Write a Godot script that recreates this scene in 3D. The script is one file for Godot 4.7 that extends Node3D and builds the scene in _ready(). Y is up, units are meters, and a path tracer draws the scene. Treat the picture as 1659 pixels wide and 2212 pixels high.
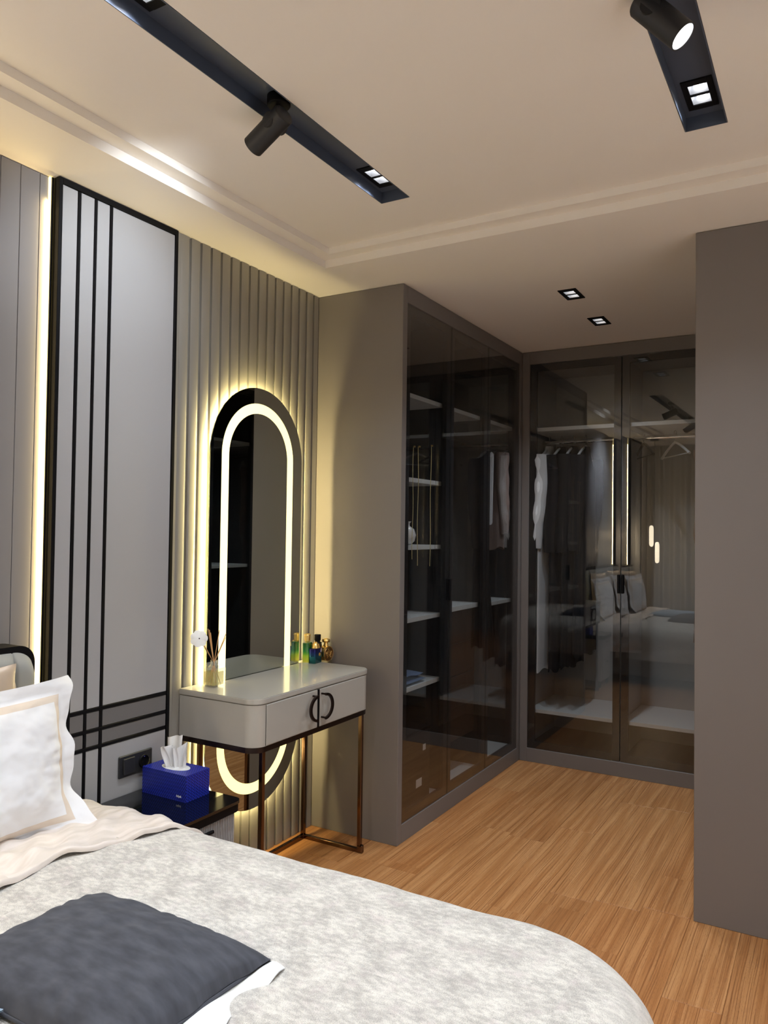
extends Node3D

# ---------------------------------------------------------------- mesh builder
class MB:
	var v := PackedVector3Array()
	var n := PackedVector3Array()
	var t := PackedVector2Array()
	var ix := PackedInt32Array()

	func poly(p: Array, nrm: Vector3, uvs: Array = []) -> void:
		var base := v.size()
		var w := Vector3.ZERO
		for i in range(1, p.size() - 1):
			w += (p[i] - p[0]).cross(p[i + 1] - p[0])
		for i in p.size():
			v.append(p[i])
			n.append(nrm)
			if uvs.size():
				t.append(uvs[i])
			elif absf(nrm.y) > 0.7:
				t.append(Vector2(p[i].x, p[i].z))
			elif absf(nrm.x) > 0.7:
				t.append(Vector2(p[i].z, p[i].y))
			else:
				t.append(Vector2(p[i].x, p[i].y))
		for i in range(1, p.size() - 1):
			if w.dot(nrm) > 0.0:
				ix.append_array([base, base + i + 1, base + i])
			else:
				ix.append_array([base, base + i, base + i + 1])

	func box(c: Vector3, s: Vector3, bev := 0.0, b := Basis.IDENTITY) -> void:
		var h := s * 0.5
		var e := minf(bev, minf(h.x, minf(h.y, h.z)) * 0.98)
		for a in 3:
			var bb := (a + 1) % 3
			var cc := (a + 2) % 3
			for s0 in [-1.0, 1.0]:
				var pts := []
				for k in [[-1.0, -1.0], [1.0, -1.0], [1.0, 1.0], [-1.0, 1.0]]:
					var q := Vector3.ZERO
					q[a] = s0 * h[a]
					q[bb] = k[0] * (h[bb] - e)
					q[cc] = k[1] * (h[cc] - e)
					pts.append(c + b * q)
				var nn := Vector3.ZERO
				nn[a] = s0
				poly(pts, b * nn)
			if e <= 0.0:
				continue
			for sb in [-1.0, 1.0]:
				for sc in [-1.0, 1.0]:
					var pts := []
					for k in [[-1.0, 0], [1.0, 0], [1.0, 1], [-1.0, 1]]:
						var q := Vector3.ZERO
						q[a] = k[0] * (h[a] - e)
						q[bb] = sb * (h[bb] - (e if k[1] == 1 else 0.0))
						q[cc] = sc * (h[cc] - (0.0 if k[1] == 1 else e))
						pts.append(c + b * q)
					var nn := Vector3.ZERO
					nn[bb] = sb * 0.7071
					nn[cc] = sc * 0.7071
					poly(pts, b * nn)
		if e > 0.0:
			for sx in [-1.0, 1.0]:
				for sy in [-1.0, 1.0]:
					for sz in [-1.0, 1.0]:
						var pts := [c + b * Vector3(sx * h.x, sy * (h.y - e), sz * (h.z - e)), c + b * Vector3(sx * (h.x - e), sy * h.y, sz * (h.z - e)), c + b * Vector3(sx * (h.x - e), sy * (h.y - e), sz * h.z)]
						poly(pts, b * Vector3(sx, sy, sz).normalized())

	# min/max corners
	func bx(x0: float, x1: float, y0: float, y1: float, z0: float, z1: float, bev := 0.0) -> void:
		box(Vector3(x0 + x1, y0 + y1, z0 + z1) * 0.5, Vector3(absf(x1 - x0), absf(y1 - y0), absf(z1 - z0)), bev)

	# smooth surface over a grid, f(u, v) with u, v in 0..1
	func grid(nu: int, nv: int, f: Callable, flip := false, uvs := Vector2.ONE, loop := false) -> void:
		var base := v.size()
		var w := nu + 1
		var pts := PackedVector3Array()
		var nr := PackedVector3Array()
		for j in nv + 1:
			for i in w:
				pts.append(f.call(float(i) / nu, float(j) / nv))
				nr.append(Vector3.ZERO)
				t.append(Vector2(float(i) / nu * uvs.x, float(j) / nv * uvs.y))
		for j in nv:
			for i in nu:
				var a := j * w + i
				var q := [a, a + 1, a + w + 1, a + w]
				for tr in [[0, 1, 2], [0, 2, 3]]:
					var i0: int = q[tr[0]]
					var i1: int = q[tr[1]]
					var i2: int = q[tr[2]]
					var fn := (pts[i1] - pts[i0]).cross(pts[i2] - pts[i0])
					if flip:
						fn = -fn
					nr[i0] += fn
					nr[i1] += fn
					nr[i2] += fn
					if flip:
						ix.append_array([base + i0, base + i1, base + i2])
					else:
						ix.append_array([base + i0, base + i2, base + i1])
		if loop:
			for j in nv + 1:
				var m := nr[j * w] + nr[j * w + nu]
				nr[j * w] = m
				nr[j * w + nu] = m
		for i in pts.size():
			v.append(pts[i])
			n.append(nr[i].normalized() if nr[i].length() > 1e-12 else Vector3.UP)

	# polygon in local XY, pushed along local +Z by h
	func prism(p: PackedVector2Array, xf: Transform3D, h: float, smooth := false) -> void:
		var tri := Geometry2D.triangulate_polygon(p)
		var lefty := xf.basis.determinant() < 0.0
		for side in 2:
			var base := v.size()
			var nn := xf.basis * Vector3(0, 0, 1 if side else -1)
			for q in p:
				v.append(xf * Vector3(q.x, q.y, h if side else 0.0))
				n.append(nn)
				t.append(q)
			for k in range(0, tri.size(), 3):
				var a := p[tri[k]]
				var b := p[tri[k + 1]]
				var c := p[tri[k + 2]]
				var ccw := (b - a).cross(c - a) > 0.0
				if (ccw == (side == 1)) != lefty:
					ix.append_array([base + tri[k], base + tri[k + 2], base + tri[k + 1]])
				else:
					ix.append_array([base + tri[k], base + tri[k + 1], base + tri[k + 2]])
		var area := 0.0
		for i in p.size():
			area += p[i].cross(p[(i + 1) % p.size()])
		var sgn := 1.0 if area > 0.0 else -1.0
		var cnt := p.size()
		for i in cnt:
			var a := p[i]
			var b := p[(i + 1) % cnt]
			var e := (b - a).normalized()
			var en := Vector2(e.y, -e.x) * sgn
			var na := en
			var nb := en
			if smooth:
				var e0 := (a - p[(i - 1 + cnt) % cnt]).normalized()
				var e2 := (p[(i + 2) % cnt] - b).normalized()
				if e0.dot(e) > 0.8:
					na = (en + Vector2(e0.y, -e0.x) * sgn).normalized()
				if e2.dot(e) > 0.8:
					nb = (en + Vector2(e2.y, -e2.x) * sgn).normalized()
			var base := v.size()
			for q in [[a, 0.0, na], [b, 0.0, nb], [b, h, nb], [a, h, na]]:
				v.append(xf * Vector3(q[0].x, q[0].y, q[1]))
				n.append((xf.basis * Vector3(q[2].x, q[2].y, 0)).normalized())
				t.append(Vector2(q[0].x + q[0].y, q[1]))
			if (sgn > 0.0) != lefty:
				ix.append_array([base, base + 2, base + 1, base, base + 3, base + 2])
			else:
				ix.append_array([base, base + 1, base + 2, base, base + 2, base + 3])

	func lathe(prof: Array, segs: int, xf := Transform3D.IDENTITY, sx := 1.0, sz := 1.0) -> void:
		grid(segs, prof.size() - 1, func(u: float, w: float) -> Vector3:
			var q: Vector2 = prof[int(round(w * (prof.size() - 1)))]
			return xf * Vector3(cos(u * TAU) * q.x * sx, q.y, -sin(u * TAU) * q.x * sz), false, Vector2.ONE, true)

	func tube(path: Array, r: float, segs := 8, caps := true) -> void:
		var m := path.size()
		var fr := []
		var up := Vector3.UP
		for i in m:
			var d: Vector3 = (path[mini(i + 1, m - 1)] - path[maxi(i - 1, 0)]).normalized()
			if absf(d.dot(up)) > 0.95:
				up = Vector3.RIGHT if absf(d.x) < 0.9 else Vector3.BACK
			var s := d.cross(up).normalized()
			var q := s.cross(d).normalized()
			up = q
			fr.append([s, q])
		grid(segs, m - 1, func(u: float, w: float) -> Vector3:
			var i := int(round(w * (m - 1)))
			return path[i] + (fr[i][0] * cos(u * TAU) + fr[i][1] * sin(u * TAU)) * r, true, Vector2.ONE, true)
		if caps:
			for e in [0, m - 1]:
				var pts := []
				for k in segs:
					pts.append(path[e] + (fr[e][0] * cos(TAU * k / segs) + fr[e][1] * sin(TAU * k / segs)) * r)
				var d: Vector3 = path[0] - path[1] if e == 0 else path[m - 1] - path[m - 2]
				poly(pts, d.normalized())

	func mesh() -> ArrayMesh:
		var a := []
		a.resize(Mesh.ARRAY_MAX)
		a[Mesh.ARRAY_VERTEX] = v
		a[Mesh.ARRAY_NORMAL] = n
		a[Mesh.ARRAY_TEX_UV] = t
		a[Mesh.ARRAY_INDEX] = ix
		var m := ArrayMesh.new()
		m.add_surface_from_arrays(Mesh.PRIMITIVE_TRIANGLES, a)
		return m

# ---------------------------------------------------------------- scene helpers
var used := {}
var M := {}
var rng := RandomNumberGenerator.new()

func numbered(s: String) -> String:
	used[s] = used.get(s, -1) + 1
	return s if used[s] == 0 else "%s_%03d" % [s, used[s]]

func tag(o: Node, label: String, category: String, group := "", kind := "") -> Node:
	o.set_meta("label", label)
	o.set_meta("category", category)
	if group:
		o.set_meta("group", group)
	if kind:
		o.set_meta("kind", kind)
	return o

func thing(called: String, label: String, category: String, at := Vector3.ZERO, turn := 0.0, group := "", kind := "") -> Node3D:
	var o := Node3D.new()
	o.name = numbered(called)
	add_child(o)
	o.position = at
	o.rotation.y = turn
	tag(o, label, category, group, kind)
	return o

func part(called: String, mb: MB, m: Material, parent: Node3D, label := "") -> MeshInstance3D:
	var o := MeshInstance3D.new()
	o.name = called
	o.mesh = mb.mesh()
	o.material_override = m
	parent.add_child(o, true)
	if label:
		o.set_meta("label", label)
	return o

func dup(root: Node3D, label: String) -> Node3D:
	var r: Node3D = root.duplicate()
	r.name = numbered(String(root.name).rstrip("_0123456789"))
	add_child(r)
	r.set_meta("label", label)
	return r

func c8(r: float, g: float, b: float) -> Color:
	return Color(r / 255.0, g / 255.0, b / 255.0)

func mat(col: Color, rough := 0.5, metal := 0.0, spec := 0.5) -> StandardMaterial3D:
	var m := StandardMaterial3D.new()
	m.albedo_color = col
	m.roughness = rough
	m.metallic = metal
	m.metallic_specular = spec
	return m

func glow(col: Color, e: float) -> StandardMaterial3D:
	var m := mat(Color(0.9, 0.9, 0.9), 0.6)
	m.emission_enabled = true
	m.emission = col
	m.emission_energy_multiplier = e
	return m

func noise_tex(size: int, freq: float, oct: int, seed_: int, cell := false) -> NoiseTexture2D:
	var f := FastNoiseLite.new()
	f.seed = seed_
	f.frequency = freq
	f.noise_type = FastNoiseLite.TYPE_CELLULAR if cell else FastNoiseLite.TYPE_SIMPLEX_SMOOTH
	f.fractal_octaves = oct
	var t := NoiseTexture2D.new()
	t.width = size
	t.height = size
	t.seamless = true
	t.noise = f
	return t

func image_tex(w: int, h: int, f: Callable) -> ImageTexture:
	var d := PackedByteArray()
	d.resize(w * h * 3)
	var k := 0
	for y in h:
		for x in w:
			var c: Color = f.call(x, y)
			d[k] = int(clampf(c.r, 0, 1) * 255)
			d[k + 1] = int(clampf(c.g, 0, 1) * 255)
			d[k + 2] = int(clampf(c.b, 0, 1) * 255)
			k += 3
	return ImageTexture.create_from_image(Image.create_from_data(w, h, false, Image.FORMAT_RGB8, d))

func rounded(x0: float, x1: float, y0: float, y1: float, r: Array, segs := 8) -> PackedVector2Array:
	# corner radii in the order (x0,y0), (x1,y0), (x1,y1), (x0,y1)
	var p := PackedVector2Array()
	var cs := [[x0, y0, 1, 1, PI], [x1, y0, -1, 1, PI * 1.5], [x1, y1, -1, -1, 0.0], [x0, y1, 1, -1, PI * 0.5]]
	for i in 4:
		var q: Array = cs[i]
		var rr: float = r[i]
		if rr <= 0.0:
			p.append(Vector2(q[0], q[1]))
			continue
		for k in segs + 1:
			var a: float = q[4] + PI * 0.5 * k / segs
			p.append(Vector2(q[0] + q[2] * rr + cos(a) * rr, q[1] + q[3] * rr + sin(a) * rr))
	return p

func pill(half_w: float, half_h: float, segs := 40) -> PackedVector2Array:
	var p := PackedVector2Array()
	for k in segs + 1:
		var a := PI * k / segs
		p.append(Vector2(cos(a) * half_w, half_h - half_w + sin(a) * half_w))
	for k in segs + 1:
		var a := PI + PI * k / segs
		p.append(Vector2(cos(a) * half_w, -(half_h - half_w) + sin(a) * half_w))
	return p

# polygon XY -> world Y up: local XY drawn as (x, z), pushed up. Local x -> X, local y -> -Z
func flat_xf(y: float) -> Transform3D:
	return Transform3D(Basis(Vector3(1, 0, 0), Vector3(0, 0, 1), Vector3(0, -1, 0)), Vector3(0, y, 0))

func plan(mb: MB, p: PackedVector2Array, y0: float, y1: float, smooth := true) -> void:
	# p holds (x, z) pairs
	mb.prism(p, Transform3D(Basis(Vector3(1, 0, 0), Vector3(0, 0, 1), Vector3(0, 1, 0)), Vector3(0, y0, 0)), y1 - y0, smooth)

func spot_light(parent: Node3D, at: Vector3, to: Vector3, e: float, angle: float, col: Color, size := 0.03, blend := 0.7) -> void:
	var l := SpotLight3D.new()
	l.name = "spot_light"
	parent.add_child(l, true)
	l.light_energy = e
	l.light_color = col
	l.spot_angle = angle
	l.spot_angle_attenuation = blend
	l.spot_range = 12.0
	l.spot_attenuation = 2.0
	l.light_size = size
	l.shadow_enabled = true
	l.look_at_from_position(at, to, Vector3.UP if absf((to - at).normalized().y) < 0.95 else Vector3.RIGHT)

func area_light(parent: Node3D, at: Vector3, to: Vector3, along: Vector3, size: Vector2, e: float, col: Color) -> void:
	var l := AreaLight3D.new()
	l.name = "strip_light"
	parent.add_child(l, true)
	l.light_energy = e
	l.light_color = col
	l.area_size = size
	l.area_normalize_energy = true
	l.area_range = 8.0
	l.area_attenuation = 2.0
	l.shadow_enabled = true
	var bz := (at - to).normalized()
	var bx := (along - bz * along.dot(bz)).normalized()
	l.global_transform = Transform3D(Basis(bx, bz.cross(bx), bz), at)

# ================================================================ camera, light, exposure
const COOL := Color(0.93, 0.965, 1.0)
const WARM := Color(1.0, 0.92, 0.64)
const WARMER := Color(1.0, 0.87, 0.58)
const DOWN_E := 0.75
const SPOT_E := 0.66
const ROOM_SPOT_E := 5.5
const CORRIDOR_E := 0.7
const MIRROR_E := 0.18
const SLIT_E := 0.11

func _ready() -> void:
	rng.seed = 7
	var cam := Camera3D.new()
	cam.name = "camera"
	cam.fov = 67.21
	cam.near = 0.05
	cam.far = 60.0
	add_child(cam)
	cam.transform = Transform3D(Basis(Vector3(0.8633165, 0.0130142, -0.5044951), Vector3(0.0007803, 0.9996318, 0.0271224), Vector3(0.5046623, -0.0238089, 0.8629885)), Vector3(2.2174, 1.44677, 3.11342))
	cam.current = true
	var env := Environment.new()
	env.background_mode = Environment.BG_COLOR
	env.background_color = Color(0.02, 0.025, 0.035)
	env.tonemap_mode = Environment.TONE_MAPPER_LINEAR
	env.tonemap_exposure = 1.12
	env.sdfgi_enabled = true
	env.ssao_enabled = true
	env.ssil_enabled = true
	var we := WorldEnvironment.new()
	we.name = "environment"
	we.environment = env
	add_child(we)
	materials()
	room()
	wall_panelling()
	wardrobes()
	ceiling_lamps()
	bed()
	vanity()
	nightstands()
	small_things()
	far_side()

# ================================================================ materials
func materials() -> void:
	M.ceiling = mat(c8(236, 230, 222), 0.9, 0.0, 0.2)
	M.taupe = mat(c8(122, 116, 113), 0.42, 0.0, 0.4)
	M.panel = mat(c8(166, 166, 168), 0.45, 0.0, 0.4)
	M.band = mat(c8(112, 110, 110), 0.45, 0.0, 0.4)
	M.flute = mat(c8(142, 138, 131), 0.33, 0.0, 0.5)
	M.plank_grey = mat(c8(128, 126, 129), 0.5, 0.0, 0.4)
	M.black = mat(c8(13, 13, 16), 0.5, 0.0, 0.25)
	M.black_matt = mat(c8(30, 31, 35), 0.5, 0.0, 0.5)
	M.channel = mat(c8(74, 82, 98), 0.45, 0.0, 0.5)
	M.dark_inside = mat(c8(50, 51, 54), 0.6, 0.0, 0.3)
	M.pale_inside = mat(c8(170, 171, 171), 0.6, 0.0, 0.3)
	M.shelf = mat(c8(218, 222, 222), 0.4, 0.0, 0.4)
	M.wood_dark = mat(c8(62, 44, 34), 0.5)
	M.wall = mat(c8(226, 222, 216), 0.8)
	M.bronze = mat(c8(116, 92, 76), 0.14, 1.0)
	M.bronze_dark = mat(c8(52, 40, 36), 0.25, 0.7)
	M.chrome = mat(c8(225, 225, 225), 0.12, 1.0)
	M.gold = mat(c8(250, 214, 136), 0.3, 1.0)
	M.mirror = mat(c8(196, 200, 194), 0.0, 1.0)
	M.edge_green = mat(c8(70, 130, 110), 0.1)
	M.lacquer = mat(c8(178, 175, 168), 0.28, 0.0, 0.5)
	M.lacquer.clearcoat_enabled = true
	M.lacquer.clearcoat = 0.6
	M.lacquer.clearcoat_roughness = 0.08
	M.white_gloss = mat(c8(245, 245, 245), 0.2)
	var sg := mat(Color(0.006, 0.010, 0.016, 0.16), 0.0, 0.0, 1.0)
	sg.transparency = BaseMaterial3D.TRANSPARENCY_ALPHA
	sg.clearcoat_enabled = true
	sg.clearcoat = 1.0
	sg.clearcoat_roughness = 0.0
	M.smoke = sg
	M.black_glass = mat(c8(10, 14, 18), 0.03, 0.0, 0.7)
	M.led_warm = glow(Color(1.0, 0.93, 0.6), 1.5)
	M.led_slit = glow(Color(1.0, 0.88, 0.56), 2.4)
	M.lamp = glow(Color(1.0, 0.99, 0.97), 4.0)
	M.reflector = mat(c8(214, 218, 226), 0.35, 0.6)
	# wood for the floor planks: grain runs along v
	var f1 := FastNoiseLite.new()
	f1.seed = 3
	f1.frequency = 1.0
	f1.fractal_octaves = 3
	var f2 := FastNoiseLite.new()
	f2.seed = 11
	f2.frequency = 1.0
	f2.fractal_octaves = 2
	var wood := image_tex(1024, 1024, func(x: int, y: int) -> Color:
		var wv := f2.get_noise_2d(x * 0.004, y * 0.0026) * 9.0
		var s := f1.get_noise_2d((x + wv) * 0.085, y * 0.0016)
		var fine := f2.get_noise_2d((x + wv) * 0.35 + 400.0, y * 0.006)
		var broad := f2.get_noise_2d(x * 0.012 + 900.0, y * 0.002)
		var c := c8(172, 118, 70).lerp(c8(194, 142, 92), clampf(0.5 + broad * 1.2 + fine * 0.5, 0, 1))
		var dark := clampf((s - 0.10) * 3.2, 0, 1)
		c = c.lerp(c8(140, 90, 50), dark * 0.7)
		var line := clampf((absf(f1.get_noise_2d((x + wv) * 0.11 + 77.0, y * 0.0013)) - 0.0) * 22.0, 0, 1)
		c = c.lerp(c8(104, 64, 34), (1.0 - line) * 0.6)
		return c)
	M.wood = mat(Color.WHITE, 0.36, 0.0, 0.45)
	M.wood.albedo_texture = wood
	M.wood2 = M.wood.duplicate()
	M.wood2.albedo_color = c8(242, 238, 234)
	M.wood3 = M.wood.duplicate()
	M.wood3.albedo_color = c8(250, 244, 238)
	# fleece blanket
	var n1 := FastNoiseLite.new()
	n1.seed = 21
	n1.frequency = 0.011
	n1.fractal_octaves = 5
	var n2 := FastNoiseLite.new()
	n2.seed = 5
	n2.frequency = 0.13
	n2.fractal_octaves = 2
	var fleece := image_tex(1024, 1024, func(x: int, y: int) -> Color:
		var a := n1.get_noise_2d(x * 1.7, y * 3.2)
		var b := n2.get_noise_2d(x * 1.3, y * 2.6)
		var k := clampf(0.54 + a * 0.5 + b * 0.65 + n1.get_noise_2d(x * 0.45 + 40.0, y * 0.6) * 0.55, 0, 1)
		var c := c8(174, 170, 165).lerp(c8(230, 226, 218), k)
		var sp := clampf((n2.get_noise_2d(x * 2.0 + 300.0, y * 2.0) - 0.28) * 3.0, 0, 1) * clampf(0.4 - a, 0, 1)
		c = c.lerp(c8(128, 124, 126), sp * 0.8)
		return c.lerp(c8(206, 190, 192), clampf(n1.get_noise_2d(x * 0.7 + 900.0, y * 0.7) - 0.15, 0, 1) * 0.6))
	M.fleece = mat(Color.WHITE, 0.95, 0.0, 0.1)
	M.fleece.albedo_texture = fleece
	M.fleece.heightmap_enabled = true
	M.fleece.heightmap_scale = 0.32
	M.fleece.heightmap_texture = noise_tex(512, 0.16, 3, 9)
	M.fleece.uv1_triplanar = true
	M.fleece.uv1_world_triplanar = true
	M.fleece.uv1_scale = Vector3(1.7, 1.7, 1.7)
	M.fleece.rim_enabled = true
	M.fleece.rim = 0.3
	# satin sheet with a damask tone
	var sat := image_tex(512, 512, func(x: int, y: int) -> Color:
		var a := n1.get_noise_2d(x * 2.2 + 50.0, y * 1.1)
		return c8(232, 222, 215).lerp(c8(218, 208, 199), clampf(0.5 + a * 1.5, 0, 1)))
	M.satin = mat(Color.WHITE, 0.5, 0.0, 0.5)
	M.satin.albedo_texture = sat
	M.satin_taupe = mat(c8(196, 178, 160), 0.35, 0.0, 0.6)
	M.velvet_dark = mat(c8(84, 86, 94), 0.85, 0.0, 0.2)
	M.velvet_dark.rim_enabled = true
	M.velvet_dark.rim = 0.35
	M.velvet_dark.albedo_texture = image_tex(256, 256, func(x: int, y: int) -> Color:
		var k := 0.9 + n1.get_noise_2d(x * 2.0, y * 4.0) * 0.16
		return Color(k, k, k))
	M.velvet_grey = mat(c8(158, 160, 158), 0.9, 0.0, 0.2)
	M.velvet_grey.rim_enabled = true
	M.velvet_grey.rim = 0.3
	# pillow print: white cloth with a beige band inside the flange
	M.pillow = mat(Color.WHITE, 0.75, 0.0, 0.3)
	M.pillow.albedo_texture = image_tex(512, 512, func(x: int, y: int) -> Color:
		var u := absf(x / 511.0 * 2.0 - 1.0) * 0.355
		var v := absf(y / 511.0 * 2.0 - 1.0) * 0.235
		var d := minf(0.355 - u, 0.235 - v)
		return c8(224, 211, 198) if d > 0.047 and d < 0.068 else c8(238, 239, 243))
	M.pillow.heightmap_enabled = true
	M.pillow.heightmap_scale = 0.7
	M.pillow.heightmap_texture = noise_tex(256, 0.018, 3, 33)
	M.white_cloth = mat(c8(238, 240, 240), 0.8, 0.0, 0.3)
	M.blue_cloth = mat(c8(150, 170, 190), 0.8)
	M.tissue = mat(c8(245, 244, 244), 0.8)
	M.tissue.backlight_enabled = true
	M.tissue.backlight = Color(0.5, 0.5, 0.5)
	M.chevron = mat(Color.WHITE, 0.35, 0.0, 0.5)
	M.chevron.albedo_texture = image_tex(256, 256, func(x: int, y: int) -> Color:
		var zig := absf(fposmod(x / 32.0, 1.0) - 0.5) * 2.0
		var q := fposmod(y / 42.67 + zig * 0.85, 1.0)
		return c8(40, 58, 186) if q < 0.5 else c8(10, 16, 92))
	M.jeans = mat(c8(96, 116, 150), 0.9)
	M.curtain = mat(c8(190, 186, 180), 0.85)

# ================================================================ room shell
# ceiling slab over the passage with the two holes of its downlights
func pierced(b: MB, y0: float, y1: float, zmax: float) -> void:
	b.bx(-0.3, 1.0835, y0, y1, -2.4, zmax)
	b.bx(1.1545, 3.6, y0, y1, -2.4, zmax)
	var z := -2.4
	for h in [-1.061, -0.527]:
		b.bx(1.0835, 1.1545, y0, y1, z, h - 0.065)
		z = h + 0.065
	b.bx(1.0835, 1.1545, y0, y1, z, zmax)

func room() -> void:
	# floor of single planks
	var fl := thing("floor", "warm brown wooden floor of long straight-grained planks", "floor", Vector3.ZERO, 0.0, "", "structure")
	var sub := MB.new()
	sub.bx(-0.3, 3.6, -0.1, -0.012, -2.4, 4.5)
	part("subfloor", sub, M.wood_dark, fl)
	var pw := 0.175
	var pl := 1.21
	for k in range(-6, 16):
		var x0 := 0.8735 + pw * k
		if x0 < -0.2 or x0 > 3.5:
			continue
		var anchor := fposmod(k * 0.47 * pl + 0.13, pl)
		if k == 0:
			anchor = -0.41
		elif k == 1:
			anchor = -0.635
		elif k == 3:
			anchor = 0.03
		for j in range(-4, 6):
			var z0 := anchor + pl * j
			var z1 := minf(z0 + pl, 4.45)
			z0 = maxf(z0, -2.35)
			if z1 - z0 < 0.02:
				continue
			var mb := MB.new()
			mb.bx(x0 + 0.0003, x0 + pw - 0.0003, -0.012, 0.0, z0 + 0.0004, z1 - 0.0004, 0.0009)
			var ou := rng.randf()
			var ov := rng.randf()
			for i in mb.t.size():
				mb.t[i] = Vector2((mb.v[i].x - x0) / 0.55 + ou, mb.v[i].z / 1.9 + ov)
			part("plank", mb, [M.wood, M.wood, M.wood2, M.wood3][rng.randi() % 4], fl)
	# ceiling: border at 2.60, a step at 2.633, the tray at 2.66 with two slots for the light channels
	var ce := thing("ceiling", "warm white tray ceiling with a stepped border", "ceiling", Vector3.ZERO, 0.0, "", "structure")
	var b := MB.new()
	b.bx(-0.3, 0.278, 2.6, 2.633, 0.339, 4.5)
	pierced(b, 2.6, 2.633, 0.339)
	b.bx(3.2, 3.6, 2.6, 2.633, 0.339, 4.5)
	b.bx(0.278, 3.2, 2.6, 2.633, 4.1, 4.5)
	part("border", b, M.ceiling, ce)
	b = MB.new()
	b.bx(-0.3, 0.338, 2.633, 2.66, 0.399, 4.5)
	pierced(b, 2.633, 2.66, 0.399)
	b.bx(3.14, 3.6, 2.633, 2.66, 0.399, 4.5)
	b.bx(0.338, 3.14, 2.633, 2.66, 4.04, 4.5)
	part("step", b, M.ceiling, ce)
	b = MB.new()
	for r in [[-0.3, 0.765, -2.4, 4.5], [0.885, 1.829, -2.4, 4.5], [1.948, 3.6, -2.4, 4.5], [0.765, 0.885, -2.4, 0.678], [1.829, 1.948, -2.4, 0.678], [0.765, 0.885, 3.7, 4.5], [1.829, 1.948, 3.7, 4.5]]:
		b.bx(r[0], r[1], 2.66, 2.76, r[2], r[3])
	b.bx(-0.3, 3.6, 2.76, 2.8, -2.4, 4.5)
	part("tray", b, M.ceiling, ce)
	# walls
	var w := MB.new()
	w.bx(-0.2, -0.04, 0.0, 2.6, -2.4, 4.5)
	part("surface", w, M.wall, thing("wall_left", "grey wall behind the headboard side panelling", "wall", Vector3.ZERO, 0.0, "", "structure"))
	w = MB.new()
	w.bx(-0.04, 3.5, 0.0, 2.6, -2.4, -2.2)
	part("surface", w, M.wall, thing("wall_back", "grey wall behind the far glass wardrobe", "wall", Vector3.ZERO, 0.0, "", "structure"))
	w = MB.new()
	w.bx(3.4, 3.6, 0.0, 2.66, -2.2, 4.5)
	part("surface", w, M.wall, thing("wall_right", "plain grey wall on the camera's right", "wall", Vector3.ZERO, 0.0, "", "structure"))
	w = MB.new()
	w.bx(-0.04, 3.4, 0.0, 2.66, 4.3, 4.5)
	part("surface", w, M.wall, thing("wall_front", "plain grey wall behind the camera", "wall", Vector3.ZERO, 0.0, "", "structure"))
	w = MB.new()
	w.bx(2.285, 3.4, 0.0, 2.6, -2.2, -0.01)
	part("surface", w, M.wall, thing("wall_closet", "grey wall beside the right wardrobe", "wall", Vector3.ZERO, 0.0, "", "structure"))

# ================================================================ panelling of the headboard wall
func wall_panelling() -> void:
	# flush vertical boards above the headboard
	var hb := thing("headboard_panelling", "flush grey vertical boards above the headboard", "wall panel")
	var base := MB.new()
	base.bx(-0.039, -0.034, 0.0, 2.595, 1.49, 3.17)
	part("backing", base, M.black_matt, hb)
	var z := 1.47
	while z < 3.16:
		var mb := MB.new()
		mb.bx(-0.034, -0.02, 0.0, 2.598, maxf(z, 1.492) + 0.0008, minf(z + 0.0685, 3.168) - 0.0008, 0.0012)
		part("board", mb, M.plank_grey, hb)
		z += 0.0685
	# framed panel with black inlay strips
	var fp := thing("framed_panel", "pale grey wall panel framed in black with crossing black strips, behind the nightstand", "wall panel")
	framed_panel(fp)
	# fluted panelling round the mirror
	var fz := 0.952
	var fp2 := thing("fluted_panelling", "taupe fluted wall panelling behind the lit mirror", "wall panel")
	var bk := MB.new()
	bk.bx(-0.038, -0.012, 0.0, 2.598, 0.002, 0.96)
	part("backing", bk, M.flute, fp2)
	var prof := PackedVector2Array()
	for k in 9:
		var s := k / 8.0
		prof.append(Vector2(0.0465 * s, 0.0092 + 0.0022 * pow(maxf(0.0, sin(PI * s)), 0.6)))
	prof.append(Vector2(0.0485, -0.001))
	prof.append(Vector2(0.0520, -0.005))
	prof.append(Vector2(0.0560, -0.005))
	prof.append(Vector2(0.0598, 0.0015))
	prof.append(Vector2(0.0598, -0.012))
	prof.append(Vector2(0.0, -0.012))
	for k in 16:
		var z1 := 0.940 - 0.06 * k
		var mb := MB.new()
		var p := prof.duplicate()
		if k == 15:
			p = PackedVector2Array([Vector2(0, 0.008), Vector2(0.035, 0.008), Vector2(0.035, -0.012), Vector2(0, -0.012)])
		# local x runs towards -z, local y towards +x
		mb.prism(p, Transform3D(Basis(Vector3(0, 0, -1), Vector3(1, 0, 0), Vector3(0, -1, 0)), Vector3(0, 2.599, z1)), 2.598, true)
		part("slat", mb, M.flute, fp2)
	var es := MB.new()
	es.bx(-0.012, 0.010, 0.001, 2.599, 0.9405, 0.9615, 0.001)
	part("edge_strip", es, M.flute, fp2)
	# light slit on the left of the framed panel
	slit(1.4965, 1.0, "warm LED strip glowing along the left edge of the black framed panel")

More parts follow.
